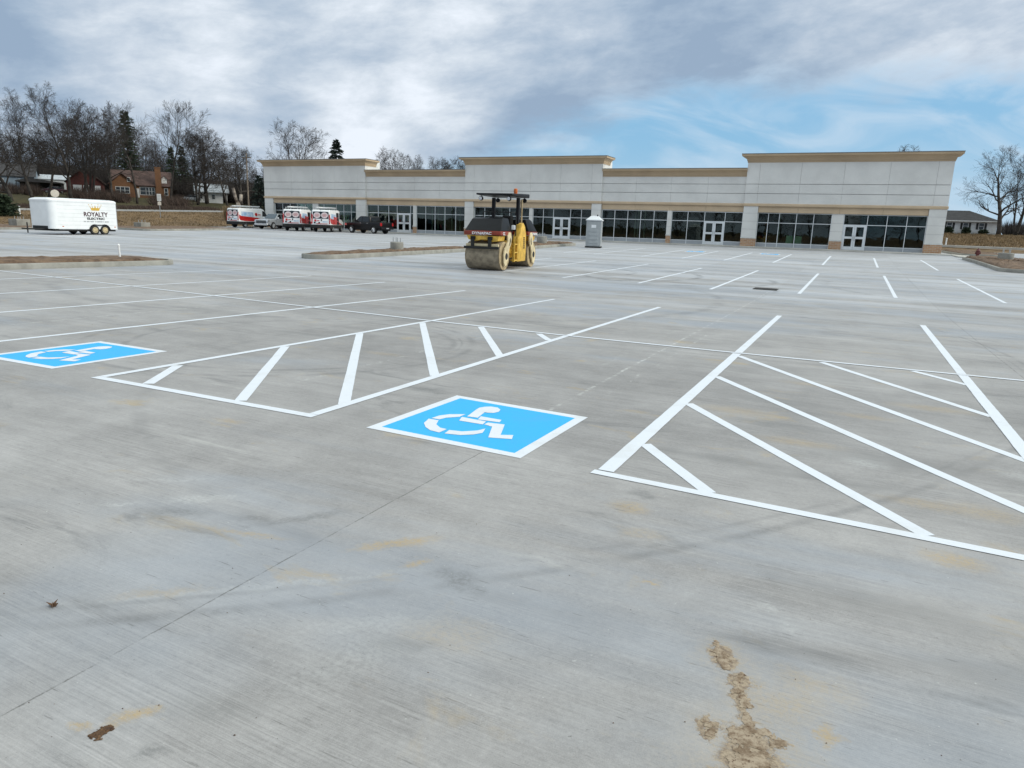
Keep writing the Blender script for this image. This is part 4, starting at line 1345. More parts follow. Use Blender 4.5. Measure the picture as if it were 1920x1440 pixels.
xform(text_mb('DYNAPAC', .145, .004), (.808, WB + .18, 1.405), (0, 1, 0), (0, 0, 1), (1, 0, 0), 1.1).build('lettering', 'white', ro, fix=False)
xform(text_mb('CC', .16, .004), (.808, -WB - .25, 1.40), (0, 1, 0), (0, 0, 1), (1, 0, 0), 1.0).build('lettering', 'white', ro, fix=False)
# centre frame: yellow tank panels with louvres, steps, platform
fender = [(-.30, .30), (.62, .30), (.66, .95), (.62, 1.45), (.46, 1.78), (.24, 1.92), (.06, 1.86), (-.10, 1.50), (-.30, 1.30)]
for s in (-1, 1):
    pn = MB().prism([(y + .12, z) for y, z in fender], 'x', s * .52, s * .80).build('side_tank', 'yellow', ro, bevel=.03, smooth=True)
    lv = MB()
    for kk in range(6):
        z = .84 + kk * .085
        lv.box((min(s * .795, s * .806), .36, z), (max(s * .795, s * .806), .58, z + .045))
    lv.build('louvre', 'ink', pn)
    st = MB()
    for yy in (-.62, -.26):
        st.box((min(s * .70, s * .80), yy - .03, .30), (max(s * .70, s * .80), yy + .03, 1.34))
    for z in (.34, .66, 1.0):
        st.box((min(s * .60, s * .80), -.59, z), (max(s * .60, s * .80), -.29, z + .05))
    st.build('step', 'yellow', ro, bevel=.008)
MB().box((-.5, -.95, .45), (.5, .95, 1.2)).build('frame', 'yellow', ro, bevel=.03)
MB().box((-.70, -.95, 1.20), (.70, .45, 1.34)).build('platform', 'dark', ro, bevel=.02)
MB().box((-.28, .15, 1.34), (.22, .62, 1.75)).box((-.28, .55, 1.75), (.22, .66, 2.2)).build('seat', 'dark', ro, bevel=.05)
cs = MB().box((-.45, -.72, 1.34), (.40, -.42, 2.05)).build('console', 'drumrim', ro, bevel=.05)
sw = MB().lathe([(.19, 0), (.205, .015), (.19, .03), (.175, .015)], (-.05, -.35, 2.08), 'z', 20).build('steering_wheel', 'dark', cs)
# guard rails and roll-over posts, canopy, lamps, beacon
gr = MB()
for s in (-1, 1):
    gr.tube([(s * .62, -.72, 1.34), (s * .62, -.72, 2.32), (s * .62, -.25, 2.34), (s * .62, -.1, 2.2), (s * .62, -.1, 1.34)], .022, 6)
gr.tube([(-.62, -.72, 2.32), (.62, -.72, 2.32)], .022, 6)
gr.build('guard_rail', 'dark', ro)
for s in (-1, 1):
    MB().box((s * .56 - .065, .18, 1.30), (s * .56 + .065, .36, 2.93)).build('canopy_post', 'ink', ro, bevel=.02)
MB().cyl((.60, .62, 1.9), (.60, .62, 2.9), .035, 10).build('exhaust_pipe', 'drumrim', ro)
cn = MB().prism([(-1.12, 2.99), (-1.12, 3.06), (1.02, 3.13), (1.02, 2.96), (-.6, 2.97)], 'x', -.80, .80).build('canopy', 'ink', ro, bevel=.03, seg=2, smooth=True)
for xx, yy in ((-.62, -1.0), (.62, -1.0), (-.62, .9), (.62, .9)):
    MB().lathe([(.03, -.06), (.085, -.05), (.095, .03), (.08, .035)] if yy < 0 else [(.08, -.035), (.095, -.03), (.085, .05), (.03, .06)], (xx, yy, 2.85), 'y', 14).build('work_lamp', 'ink', ro, smooth=True)
    lp = ro.children[-1]
    MB().cyl((xx, yy - .065 if yy < 0 else yy + .062, 2.85), (xx, yy - .061 if yy < 0 else yy + .066, 2.85), .07, 14).build('lens', 'chrome', lp)
    MB().cyl((xx, yy, 2.92), (xx, yy, 2.97), .02, 6).build('bracket', 'ink', lp)
MB().lathe([(.075, 3.10), (.075, 3.16), (.085, 3.17), (.08, 3.29), (.05, 3.32)], (.45, .2, 0), 'z', 14).build('beacon', 'amber', ro, smooth=True)
mr = MB().tube([(.80, -1.02, 1.55), (.84, -1.02, 1.85)], .02, 6); mr.build('mirror_arm', 'dark', ro)
MB().box((.78, -1.06, 1.62), (.94, -1.0, 1.80)).build('side_lamp', 'white', ro, bevel=.02)

# ------------------------------------------------------------------ portable toilet
PX, PY = -18.75, 54.0
pt = thing('portable_toilet', 'grey portable toilet with pale domed roof and white door sign', 'portable toilet', (PX, PY, G(PY)), R(14))
MB().box((-.58, -.58, .10), (.58, .58, 2.06)).build('cabin', 'toilet', pt, bevel=.03)
MB().box((-.62, -.62, 0), (.62, .62, .10)).build('skid', 'dark', pt, bevel=.02)
dr = MB().box((-.44, -.60, .16), (.44, -.582, 1.98)).build('door', 'toilet', pt, bevel=.01)
mb = MB()
for z in (.32, .62, .92, 1.22):
    mb.box((-.34, -.625, z), (.34, -.60, z + .2))
mb.build('door_rib', 'toilet', dr, bevel=.015)
MB().box((-.18, -.612, 1.52), (.18, -.601, 1.74)).build('door_sign', 'white', dr)
mb = MB()
for s in (-1, 1):
    for k in range(4):
        z = .3 + k * .42
        mb.box((min(s * .58, s * .60), -.4, z), (max(s * .58, s * .60), .4, z + .28))
mb.build('side_panel', 'toilet', pt, bevel=.012)
rf = MB()
lay = [(.64, 2.06), (.64, 2.13), (.56, 2.18), (.30, 2.40), (.12, 2.44)]
for r_, z in lay:
    rf.v += [(-r_, -r_, z), (r_, -r_, z), (r_, r_, z), (-r_, r_, z)]
for i in range(len(lay) - 1):
    for j in range(4):
        rf.f.append((4 * i + j, 4 * i + (j + 1) % 4, 4 * i + 4 + (j + 1) % 4, 4 * i + 4 + j))
rf.f += [(0, 3, 2, 1), tuple(range(4 * len(lay) - 4, 4 * len(lay)))]
rf.build('roof', 'toilet_roof', pt, bevel=.015, smooth=True)
MB().cyl((.22, -.22, 2.30), (.22, -.22, 2.52), .05, 10).build('vent_pipe', 'dark', pt)

# ------------------------------------------------------------------ small site objects
hy = thing('fire_hydrant', 'dark red fire hydrant at the planter tip near the right end of the shops', 'hydrant', (8.35, 65.0, G(65) + .02), scale=.85)
MB().lathe([(.24, 0), (.24, .06), (.15, .08), (.14, .62), (.19, .64), (.19, .70), (.15, .74), (.10, .84), (.04, .88), (.04, .94)], n=18).build('barrel', 'hydrant', hy, smooth=True)
MB().lathe([(.09, .10), (.10, .20), (.05, .22)], (0, 0, .50), 'x', 12).build('outlet', 'hydrant', hy)
MB().lathe([(.09, -.10), (.10, -.20), (.05, -.22)], (0, 0, .50), 'x', 12).build('outlet', 'hydrant', hy)
MB().lathe([(.11, -.10), (.12, -.24), (.05, -.26)], (0, 0, .46), 'y', 12).build('pumper_outlet', 'hydrant', hy)


def marker_post(x, y, z, h, r, label, mat='rubblewhite', cap=True, group='white marker posts', lean=0):
    t = thing('marker_post', label, 'marker post', (x, y, z), 0, group)
    t.rotation_euler = (lean, lean * .5, 0)
    MB().cyl((0, 0, -.1), (0, 0, h), r, 10).build('post', mat, t)
    MB().lathe([(r * 1.25, h), (r * 1.25, h + .06), (r * .5, h + .09)], n=10).build('cap', mat, t)


marker_post(-23.9, 17.25, G(17.25) + .2, .42, .035, 'thin white post stuck in the nearest left dirt planter', lean=.05)
marker_post(10.65, 112.5, T(10.65, 112.5), .98, .09, 'white post at the field edge beside the right end of the shops')
p = at(38, 408, 88); marker_post(p.x, p.y, T(p.x, p.y), 1.0, .09, 'white post on the bank left of the trailer')
p = at(475, 386, 100); marker_post(p.x, p.y, T(p.x, p.y) + .3, 1.9, .17, 'thick white post above the left van roof')
t = thing('drain_grate', 'rusty iron drain grate set in the concrete between the two parking rows', 'drain', (-2.6, 25.1, G(25.1)))
mb = MB()
for k in range(9):
    mb.box((-.3 + k * .07, -.3, .004), (-.3 + k * .07 + .04, .3, .016))
mb.build('bar', 'grate', t)
MB().box((-.36, -.36, .003), (-.31, .36, .018)).box((.34, -.36, .003), (.39, .36, .018)).box((-.31, .31, .003), (.34, .36, .018)).box((-.31, -.36, .003), (.34, -.31, .018)).build('rim', 'grate', t)
MB().box((-.305, -.305, .001), (.335, .305, .003)).build('sump', 'dark', t)

# leaf, clods and dried mud in the foreground
def leaf(x, y, s, label):
    pts = []
    for k in range(18):
        a = 2 * math.pi * k / 18
        r = s * (1.0 if k % 3 == 0 else .45 if k % 3 == 1 else .6)
        pts.append((r * math.cos(a), r * math.sin(a) * .7, .006 + .010 * math.sin(a * 2.0) + (.012 if k % 3 == 0 else 0)))
    t = thing('dead_leaf', label, 'leaf', (x, y, G(y)), R(20))
    mb = MB().add([(0, 0, .012)] + pts, [(0, k + 1, (k + 1) % 18 + 1) for k in range(18)]); mb.build('blade', 'mudleaf', t, fix=False)
    MB().tube([(0, 0, .013), (s * .6, -s * .9, .008)], .0016, 5).build('stalk', 'mudleaf', t)


leaf(-2.86, 1.62, .028, 'small curled brown leaf lying on the concrete at the left edge')


def mudpatch(name, blobs, x0, x1, y0, y1, step, seed, hgt=.007, mat='clod'):
    mb = MB(); idx = {}
    nx, ny = int((x1 - x0) / step), int((y1 - y0) / step)
    def fld(x, y):
        xx = x + .035 * mnoise.noise((x * 14, y * 14, seed)); yy = y + .05 * mnoise.noise((x * 14, y * 14, seed + 4))
        v = max(1 - math.hypot((xx - b[0]) / b[2], (yy - b[1]) / b[3]) for b in blobs)
        return v - .12 + .5 * mnoise.noise((x * 32, y * 32, seed + 2)) + .45 * mnoise.noise((x * 90, y * 90, seed + 7))
    F = [[fld(x0 + i * step, y0 + j * step) for j in range(ny + 1)] for i in range(nx + 1)]
    def vid(i, j):
        if (i, j) not in idx:
            x, y = x0 + i * step, y0 + j * step
            f = max(0, F[i][j])
            z = .0012 + hgt * min(1, f * 2.2) * (.45 + .55 * abs(mnoise.noise((x * 45, y * 45, seed))) + .4 * max(0, mnoise.noise((x * 110, y * 110, seed))))
            idx[i, j] = len(mb.v); mb.v.append((x, y, G(y) + z))
        return idx[i, j]
    for i in range(nx):
        for j in range(ny):
            if F[i][j] + F[i + 1][j] + F[i + 1][j + 1] + F[i][j + 1] > 0:
                mb.f.append((vid(i, j), vid(i + 1, j), vid(i + 1, j + 1), vid(i, j + 1)))
    return mb.build(name, mat, fix=False, smooth='all')


m_, t_, b_ = newmat('dried_mud')
tc_ = t_.n('ShaderNodeNewGeometry').outputs['Position']
c_ = t_.mix(t_.ss(t_.noise(tc_, 26, 5, .7), .38, .62), (.17, .118, .074), (.345, .275, .20))
c_ = t_.mix(t_.ss(t_.noise(tc_, 60, 4, .7), .54, .68), c_, (.09, .05, .025))
t_.L(c_, b_.inputs['Base Color']); b_.inputs['Roughness'].default_value = .95
M['driedmud'] = m_
tag(mudpatch('dried_mud', [(a, b_, c * .8, d * .8) for a, b_, c, d in MUD], -.40, .06, 1.85, 2.74, .005, 11, .0019, 'driedmud'), kind='stuff')
tag(mudpatch('mud_clod', [(-1.98, 1.213, .025, .022)], -2.04, -1.92, 1.15, 1.28, .003, 21, .007), 'small brown mud clod at the lower left of the concrete', 'clod')

rnd = random.Random(12)
mb = MB()
for i in range(170):
    yy = 1.1 + 6 * rnd.random() ** 1.7; xx = rnd.uniform(-1.3, .75) * (yy + 1.2) * .8 - .45 * yy + .4
    q = rnd.uniform(.001, .0032) * (1 if rnd.random() < .93 else 2.0)
    o_ = len(mb.v)
    for dx_, dy_, dz_ in ((1, .2, .1), (-.4, .9, 0), (-.8, -.7, .1), (.1, 0, 1.1), (.3, -.9, .2)):
        mb.v.append((xx + dx_ * q * rnd.uniform(.7, 1.3), yy + dy_ * q * rnd.uniform(.7, 1.3), G(yy) + .001 + dz_ * q))
    mb.f += [(o_, o_ + 1, o_ + 3), (o_ + 1, o_ + 2, o_ + 3), (o_ + 2, o_ + 4, o_ + 3), (o_ + 4, o_, o_ + 3)]
tag(mb.build('gravel', 'clod', fix=False), kind='stuff')

# ------------------------------------------------------------------ trees
def grow(seed, h, r, spread=.8, first=.22, limbs=9, lean=(0, 0), up=.35, dens=1.0, levels=4, twig=.0165):
    rnd = random.Random(seed)
    tr_, cw_ = MB(), MB()

    def branch(p, d, ln, r0, lv):
        n = (9, 6, 5, 4, 3)[lv]
        pts = [p.copy()]; rad = [r0]
        d = d.normalized()
        wob = (.09, .17, .15, .12, .10)[lv]
        for i in range(n):
            d = (d + Vector((rnd.gauss(0, wob), rnd.gauss(0, wob), rnd.gauss(0, wob * .7) + (up * (.16 if lv == 1 else .10) if lv else .03)))).normalized()
            pts.append(pts[-1] + d * (ln / n))
            rad.append(max(twig * .8, r0 * (1 - (i + 1) / n * (.86 if lv else .92))))
        sides = (9, 6, 4, 3, 3)[lv]
        (tr_ if lv <= 1 else cw_).tube(pts, rad, sides, caps=lv == 0)
        if lv >= levels:
            return
        kids = (limbs, int(8 * dens), int(6 * dens), int(5 * dens))[lv]
        for k in range(kids):
            t = (first + (1 - first) * ((k + rnd.random()) / kids)) if lv == 0 else .22 + .78 * ((k + rnd.random()) / kids)
            t = min(.98, t)
            f = t * n; i = min(n - 1, int(f)); q = pts[i].lerp(pts[i + 1], f - i)
            ax = (pts[i + 1] - pts[i]).normalized()
            ph = (k * 2.4 + rnd.random() * .9) if lv == 0 else rnd.random() * 6.283
            e = ax.orthogonal().normalized(); g = ax.cross(e)
            sidev = e * math.cos(ph) + g * math.sin(ph)
            ang = (spread * rnd.uniform(.75, 1.15)) * (1.15 - .55 * t if lv == 0 else .78)
            dd = ax * math.cos(ang) + sidev * math.sin(ang)
            if lv == 0:
                l2 = h * rnd.uniform(.36, .52) * (1.15 - .62 * t)
            else:
                l2 = ln * rnd.uniform(.42, .62) * (1.15 - .5 * t) * (1.25 if lv > 1 else 1.05)
            rr = rad[i] * (.52 if lv == 0 else .58)
            branch(q, dd, l2, max(twig, rr), lv + 1)

    branch(Vector((0, 0, -.3)), Vector((lean[0], lean[1], 1)), h * .93, r, 0)
    return tr_, cw_


def forked(seed, h, r, **kw):
    """several stems from near the ground"""
    rnd = random.Random(seed)
    A, B = MB(), MB()
    for k in range(3):
        a = k * 2.1 + rnd.random()
        t1, c1 = grow(seed * 10 + k, h * rnd.uniform(.85, 1), r * .7, lean=(.28 * math.cos(a), .28 * math.sin(a)), **kw)
        A.add(t1.v, t1.f); B.add(c1.v, c1.f)
    return A, B


def conifer(seed, h, w, droop=.25, base=.06, whorl=26, clump=11, ragged=.25, shape=.8):
    rnd = random.Random(seed)
    tr_, cw_ = MB(), MB()
    tr_.tube([(0, 0, -.3), (0, 0, h * .5), (0, 0, h)], [h * .016 + .06, h * .010 + .03, .03], 8)
    for k in range(whorl):
        t = base + (1 - base) * (k / whorl)
        z = h * (t + rnd.uniform(-.012, .012))
        L = w * (1 - t) ** shape * rnd.uniform(1 - ragged, 1.05) + .25
        nb = 7
        for j in range(nb):
            a = 6.283 * j / nb + k * 1.3 + rnd.random() * .5
            l = L * rnd.uniform(1 - ragged, 1.08)
            zj = z + rnd.uniform(-.5, .5) * h / whorl * 1.6
            end = Vector((math.cos(a) * l, math.sin(a) * l, min(h, zj - droop * l + rnd.uniform(-.35, .35))))
            st = Vector((0, 0, min(h, zj)))
            md = st.lerp(end, .55) + Vector((0, 0, .06 * l))
            tr_.tube([st, md, end], [.05, .035, .015], 3, False)
            for c in range(clump):
                s = .18 + .82 * (c + rnd.random()) / clump
                q = (st.lerp(md, s / .55) if s < .55 else md.lerp(end, (s - .55) / .45))
                sz = (.42 + .28 * (1 - s)) * (.55 + .05 * w)
                for u in range(3):
                    d1 = Vector((math.cos(a) + rnd.gauss(0, .55), math.sin(a) + rnd.gauss(0, .55), rnd.gauss(-.15, .35))).normalized() * sz * rnd.uniform(.7, 1.5)
                    d2 = Vector((rnd.gauss(0, 1), rnd.gauss(0, 1), rnd.gauss(0, .8))).normalized() * sz * .36
                    cw_.add([q - d2, q + d2, q + d1], [(0, 1, 2)])
    return tr_, cw_


def tree_thing(name, tc, loc, label, group, cat='tree', bark='bark', crown='twig', rz=0, sc=1):
    t = thing(name, label, cat, loc, rz, group, sc)
    tc[0].build('trunk', bark, t, smooth='all', fix=False)
    tc[1].build('crown', crown, t, fix=False)
    return t


GL = 'bare trees around the houses on the left'
PROTO = {
    'a': grow(11, 20, .40, .95, .22, 13, (-.10, 0), .22),
    'b': grow(23, 18, .34, 1.0, .25, 13, (.06, 0), .18),
    'c': grow(37, 21, .32, .72, .40, 12, (.03, 0), .36, .9),
    'd': forked(5, 17, .40, spread=.9, first=.28, limbs=8, up=.2, dens=.85),
    'e': grow(71, 15, .46, 1.15, .14, 14, (.10, .05), .16, 1.0),
}
PROTO['f'] = grow(58, 15, .46, 1.05, .16, 13, (.04, .02), .2, .95, 4, .012)
PH = {k: sorted(v[2] for v in q[1].v)[int(len(q[1].v) * .998)] for k, q in PROTO.items()}
LITE = [grow(101, 17, .30, 1.0, .2, 12, (.05, 0), .2, .8, 3, .03), grow(102, 15, .28, 1.1, .15, 12, (-.05, 0), .15, .8, 3, .03), grow(103, 16, .26, .9, .3, 12, (0, .08), .2, .8, 3, .03)]
_first = {}


def place(kind, px, py, depth, hpx, label, rz=0, group=GL, name='bare_tree', base=None, bark='bark'):
    p = at(px, py, depth)
    H0 = PH[kind]
    s = hpx * depth / FPX / H0 * .88
    z = T(p.x, p.y) if base is None else base
    if kind not in _first:
        t = tree_thing(name, PROTO[kind], (0, 0, 0), label, group, bark=bark)
        _first[kind] = t
    else:
        t = copy_tree(_first[kind])
    t.name = name
    t['label'] = label; t['group'] = group
    t.location = (p.x, p.y, z); t.rotation_euler = (0, 0, rz); t.scale = (s, s, s)
    return t


place('e', 22, 378, 118, 150, 'bare tree cut by the left edge of the photo, before the blue house', 2.6)
place('a', 62, 380, 128, 222, 'slender bare tree leaning left before the blue house', .4)
place('b', 92, 378, 136, 190, 'bare tree standing in front of the grey carport', 1.2)
place('a', 134, 374, 132, 228, 'tallest thick bare tree, beside the white garage doors', 2.3)
place('b', 158, 375, 146, 190, 'thin dark bare tree in front of the garage doors, left of a twin', .6)
place('d', 172, 374, 150, 190, 'thin dark bare tree in front of the rightmost garage door', 2.0)
place('b', 213, 378, 140, 190, 'dark bare tree between the garage and the brick house', 3.3)
place('c', 257, 380, 138, 200, 'slender crooked bare tree in front of the brick house wall', 1.4)
place('c', 322, 380, 145, 212, 'tall straight bare tree with vase crown at the right corner of the brick house', 3.9)
place('d', 371, 377, 150, 150, 'thick trunked bare tree left of the white cottage', .3)
place('e', 388, 375, 158, 150, 'bare tree in front of the white cottage wall', 4.0)
place('b', 428, 381, 145, 160, 'spreading bare tree right of the white cottage', 5.1)
place('e', 452, 372, 160, 130, 'low spreading bare tree behind the dead stump', 1.0)
GB = 'bare trees rising behind the shops'
place('d', 556, 372, 150, 186, 'bare tree showing above the left end of the shop roof', 1.1, GB)
for i, (px, hp, k) in enumerate(((720, 72, 'b'), (745, 70, 'd'), (772, 62, 'a'), (798, 62, 'e'), (824, 58, 'b'), (862, 60, 'd'))):
    place(k, px, 375, 270, hp + 42, 'small faint bare tree peeking over the low roof left of the middle tower', i * 1.7, GB)
for px, hp in ((1655, 172), (1702, 178)):
    place('a', px, 452, 200, hp, 'bare tree tip just showing over the rightmost tower', px, GB)
GR = 'bare trees beside the white house on the right'
place('f', 1872, 440, 140, 188, 'large wide bare tree at the right corner of the white house', 5.6, GR)
place('d', 1904, 442, 150, 170, 'multi stemmed bare tree at the right edge of the photo', .4, GR)
# far wood: overlapping trees that read as one mass
mass = MB()
for i in range(46):
    px = 290 + i * 5.0 + random.uniform(-5, 5)
    d = random.uniform(175, 230)
    p = at(px, 370, d); z = T(p.x, p.y)
    s = random.uniform(.45, .72) * (.8 if px > 440 else 1); a = random.uniform(0, 6.28)
    src = random.choice(LITE)
    ca, sa = math.cos(a) * s, math.sin(a) * s
    for q in src:
        mass.add([(p.x + v[0] * ca - v[1] * sa, p.y + v[0] * sa + v[1] * ca, z + v[2] * s) for v in q.v], q.f)
for i in range(52):
    px = -30 + i * 6.6 + random.uniform(-5, 5)
    d = random.uniform(185, 240)
    p = at(px, 365, d); z = T(p.x, p.y)
    s = random.uniform(.7, 1.0); a = random.uniform(0, 6.28)
    ca, sa = math.cos(a) * s, math.sin(a) * s
    for q in random.choice(LITE):
        mass.add([(p.x + v[0] * ca - v[1] * sa, p.y + v[0] * sa + v[1] * ca, z + v[2] * s) for v in q.v], q.f)
tag(mass.build('far_wood', 'twig', fix=False), kind='stuff')
# the wood across the road behind the photographer, mirrored in the shop glass
mass = MB()
for i in range(46):
    x = -150 + i * 5.2 + random.uniform(-2, 2); y = random.uniform(-125, -95)
    s = random.uniform(.8, 1.1); a = random.uniform(0, 6.28)
    ca, sa = math.cos(a) * s, math.sin(a) * s
    q = random.choice(LITE)[1]
    for q in random.choice(LITE):
        mass.add([(x + v[0] * ca - v[1] * sa, y + v[0] * sa + v[1] * ca, T(x, y) + v[2] * s) for v in q.v], q.f)
tag(mass.build('far_wood', 'twig', fix=False), kind='stuff')


def brush(name, n, gen, mat, hmin, hmax, label=None):
    rnd = random.Random(n)
    mb = MB()
    for i in range(n):
        x, y, z = gen(rnd)
        h = rnd.uniform(hmin, hmax)
        p = Vector((x, y, z)); d = Vector((rnd.gauss(0, .3), rnd.gauss(0, .3), 1))
        for k in range(3):
            e = (d + Vector((rnd.gauss(0, .35), rnd.gauss(0, .35), 0))).normalized()
            w = e.orthogonal().normalized() * (.02 + .012 * h)
            a = rnd.random() * 6.28
            w = Matrix.Rotation(a, 3, e) @ w
            mb.add([p - w, p + w, p + e * h], [(0, 1, 2)])
    return mb.build(name, mat, fix=False)


def gen_under(r):
    px = r.uniform(300, 520); d = r.uniform(168, 215); p = at(px, 372, d)
    return p.x, p.y, T(p.x, p.y)


tag(brush('undergrowth', 9000, gen_under, 'twig', 2.0, 6.0), kind='stuff')


def gen_right(r):
    px = r.uniform(1880, 1990); d = r.uniform(165, 240); p = at(px, 440, d)
    return p.x, p.y, T(p.x, p.y)


tag(brush('undergrowth', 2600, gen_right, 'twig', 1.5, 4.2), kind='stuff')


def gen_yard(r):
    px = r.choice((150, 185, 205, 225, 300, 335, 20, 60)) + r.gauss(0, 9); d = r.uniform(136, 150); p = at(px, 378, d)
    return p.x, p.y, T(p.x, p.y)


tag(brush('undergrowth', 3400, gen_yard, 'shrub', .7, 2.5), kind='stuff')


def gen_back(r):
    px = r.uniform(-20, 300); d = r.uniform(180, 225); p = at(px, 372, d)
    return p.x, p.y, T(p.x, p.y)


tag(brush('undergrowth', 12000, gen_back, 'twig', 2.0, 8.0), kind='stuff')


def gen_field(r):
    x = r.uniform(8, 46); y = r.uniform(113.5, 171)
    return x, y, T(x, y)


tag(brush('dry_grass', 12000, gen_field, 'drygrass', .15, .55), kind='stuff')


def gen_verge(r):
    x = r.uniform(-103, -78); y = r.uniform(38, 110)
    return x, y, T(x, y)


tag(brush('dry_grass', 12000, gen_verge, 'drygrass', .08, .3), kind='stuff')


def gen_bank(r):
    y = r.uniform(62, 104); x = -114.5 + r.gauss(0, 1.3)
    return x, y, T(x, y)


tag(brush('dry_grass', 5000, gen_bank, 'shrub', .2, .8), kind='stuff')

GC = 'evergreens on the left'
def place_con(tc, px, py, depth, label, crown='needle', name='pine_tree', group=GC, cat='tree'):
    p = at(px, py, depth)
    return tree_thing(name, tc, (p.x, p.y, T(p.x, p.y)), label, group, cat, 'bark', crown, random.random() * 6)


place_con(conifer(3, 19.5, 5.6, .02, .12, 38, 13, .5, .5), 247, 374, 172, 'tall dense dark pine rising behind the brick house')
place_con(conifer(4, 12.0, 3.0, .2, .08, 26, 9, .3), 326, 372, 176, 'dark narrow conifer behind the tall straight tree, left of a pair')
place_con(conifer(5, 12.5, 3.4, .2, .08, 26, 9, .3), 346, 372, 180, 'dark conifer right of its narrow twin behind the bare trees')
place_con(conifer(6, 7.2, 2.4, .25, .02, 22, 10, .25), 488, 388, 118, 'dark blue green spruce beside the left end of the shops', 'needle_blue', 'spruce_tree')
p = at(631, 300, 160)
tree_thing('spruce_tree', conifer(8, p.z + 4.6 - T(p.x, p.y), 6.6, .28, .1, 30, 12, .3), (p.x, p.y, T(p.x, p.y)), 'dark spruce tip rising behind the shop roof', GB, 'tree', 'bark', 'needle_blue')
p = at(6, 392, 84)
tree_thing('juniper_bush', conifer(9, 2.6, 1.9, -.3, .0, 14, 14, .3), (p.x, p.y, T(p.x, p.y) - .1), 'dark green evergreen bush at the left edge of the photo', None, 'bush', 'bark', 'needle')
# dead forked stump, pampas, utility pole, sign
p = at(447, 380, 116); z = T(p.x, p.y)
st = thing('dead_stump', 'pale dead tree stump with two cut arms, beside the dry pampas clump', 'tree stump', (p.x, p.y, z))
rv = RT.copy(); rv.z = 0; rv.normalize()
MB().tube([(0, 0, -.2), (rv.x * .05, rv.y * .05, 1.4), (rv.x * -.05, rv.y * -.05, 2.6)], [.45, .34, .32], 10).build('trunk', 'deadwood', st, smooth='all')
MB().tube([rv * -.05 + Vector((0, 0, 2.4)), rv * -.45 + Vector((0, 0, 3.5)), rv * -.75 + Vector((0, 0, 4.9))], [.28, .25, .22], 8).build('cut_arm', 'deadwood', st, smooth='all')
MB().tube([rv * .02 + Vector((0, 0, 2.4)), rv * .38 + Vector((0, 0, 3.0)), rv * .5 + Vector((0, 0, 3.9))], [.28, .27, .25], 8).build('cut_arm', 'deadwood', st, smooth='all')
p = at(432, 386, 110); z = T(p.x, p.y)
rnd = random.Random(4); mb = MB()
for i in range(420):
    a = rnd.random() * 6.28; rr = abs(rnd.gauss(0, .45)); h = rnd.uniform(1.0, 2.4)
    q = Vector((math.cos(a) * rr, math.sin(a) * rr, 0)); e = q * rnd.uniform(1.3, 2.2) + Vector((0, 0, h))
    w = Vector((-math.sin(a), math.cos(a), 0)) * .05
    mb.add([q - w, q + w, e + w * .8, e - w * .8], [(0, 1, 2, 3)])
pg = mb.build('pampas_clump', 'drygrass', fix=False); pg.location = (p.x, p.y, z)
tag(pg, 'tall tan clump of dry pampas grass left of the dead stump', 'grass clump')
p = at(466, 382, 128); z = T(p.x, p.y)
up_ = thing('utility_pole', 'slim grey wooden utility pole beside the dead stump', 'utility pole', (p.x, p.y, z))
MB().tube([(0, 0, -.3), (0, 0, 10.5)], [.16, .11], 10).build('pole', 'wood', up_)
MB().box((-1.1, -.06, 9.7), (1.1, .06, 9.85)).build('crossarm', 'wood', up_)
for i, (z1, z2) in enumerate(((9.9, 12.6), (8.6, 11.2), (7.8, 10.4))):
    a = Vector((p.x, p.y, z + z1)); q = at(-60, 300, 112); b = Vector((q.x, q.y, T(q.x, q.y) + z2 - 1.5))
    pts = [a.lerp(b, k / 14) + Vector((0, 0, -1.4 * 4 * (k / 14) * (1 - k / 14))) for k in range(15)]
    w_ = MB().tube(pts, .02, 4).build('power_line', 'dark')
    tag(w_, 'thin power line strung from the pole across the left trees', 'cable', 'power lines')
p = at(301, 407, 104); z = T(p.x, p.y)
sg = thing('road_sign', 'pale road sign with two plates on a post beside the road', 'road sign', (p.x, p.y, z), YAW * -1 + R(12))
MB().box((-.04, -.03, -.2), (.04, .03, 3.3)).build('post', 'steel', sg)
MB().box((-.28, -.06, 2.35), (.28, -.035, 3.35)).build('sign_plate', 'siding_white', sg, bevel=.01)
mb = MB()
for z_ in (3.15, 2.95, 2.75, 2.55):
    mb.box((-.2, -.066, z_ - .03), (.2, -.061, z_ + .03))
mb.build('sign_stripe', 'greyink', sg.children[-1])
MB().box((-.24, -.06, 1.75), (.24, -.035, 2.25)).build('sign_plate', 'pale', sg, bevel=.01)
for px, py, d, h in ((492, 386, 102, 1.7), (484, 384, 104, 1.0)):
    p = at(px, py, d)
    t = thing('survey_stake', 'thin orange stake beside the shop corner' if h > 1.5 else 'short orange stake near the shop corner', 'stake', (p.x, p.y, T(p.x, p.y)), group='orange stakes')
    MB().box((-.06, -.03, 0), (.06, .03, h)).build('stake', 'orange', t)
p = at(105, 384, 80); z = T(p.x, p.y)
ds = thing('round_disc_sign', 'pale round disc on a pole just above the white trailer roof', 'dish', (p.x, p.y, z), -YAW + R(30))
top = at(105, 363, 80).z - z
MB().lathe([(.06, .06), (.30, .05), (.42, .0), (.40, -.03), (.06, -.02)], (0, 0, top), 'y', 24).build('disc', 'pale', ds, smooth=True)
MB().cyl((0, .08, 0), (0, .08, top), .04, 8).build('pole', 'steel', ds)

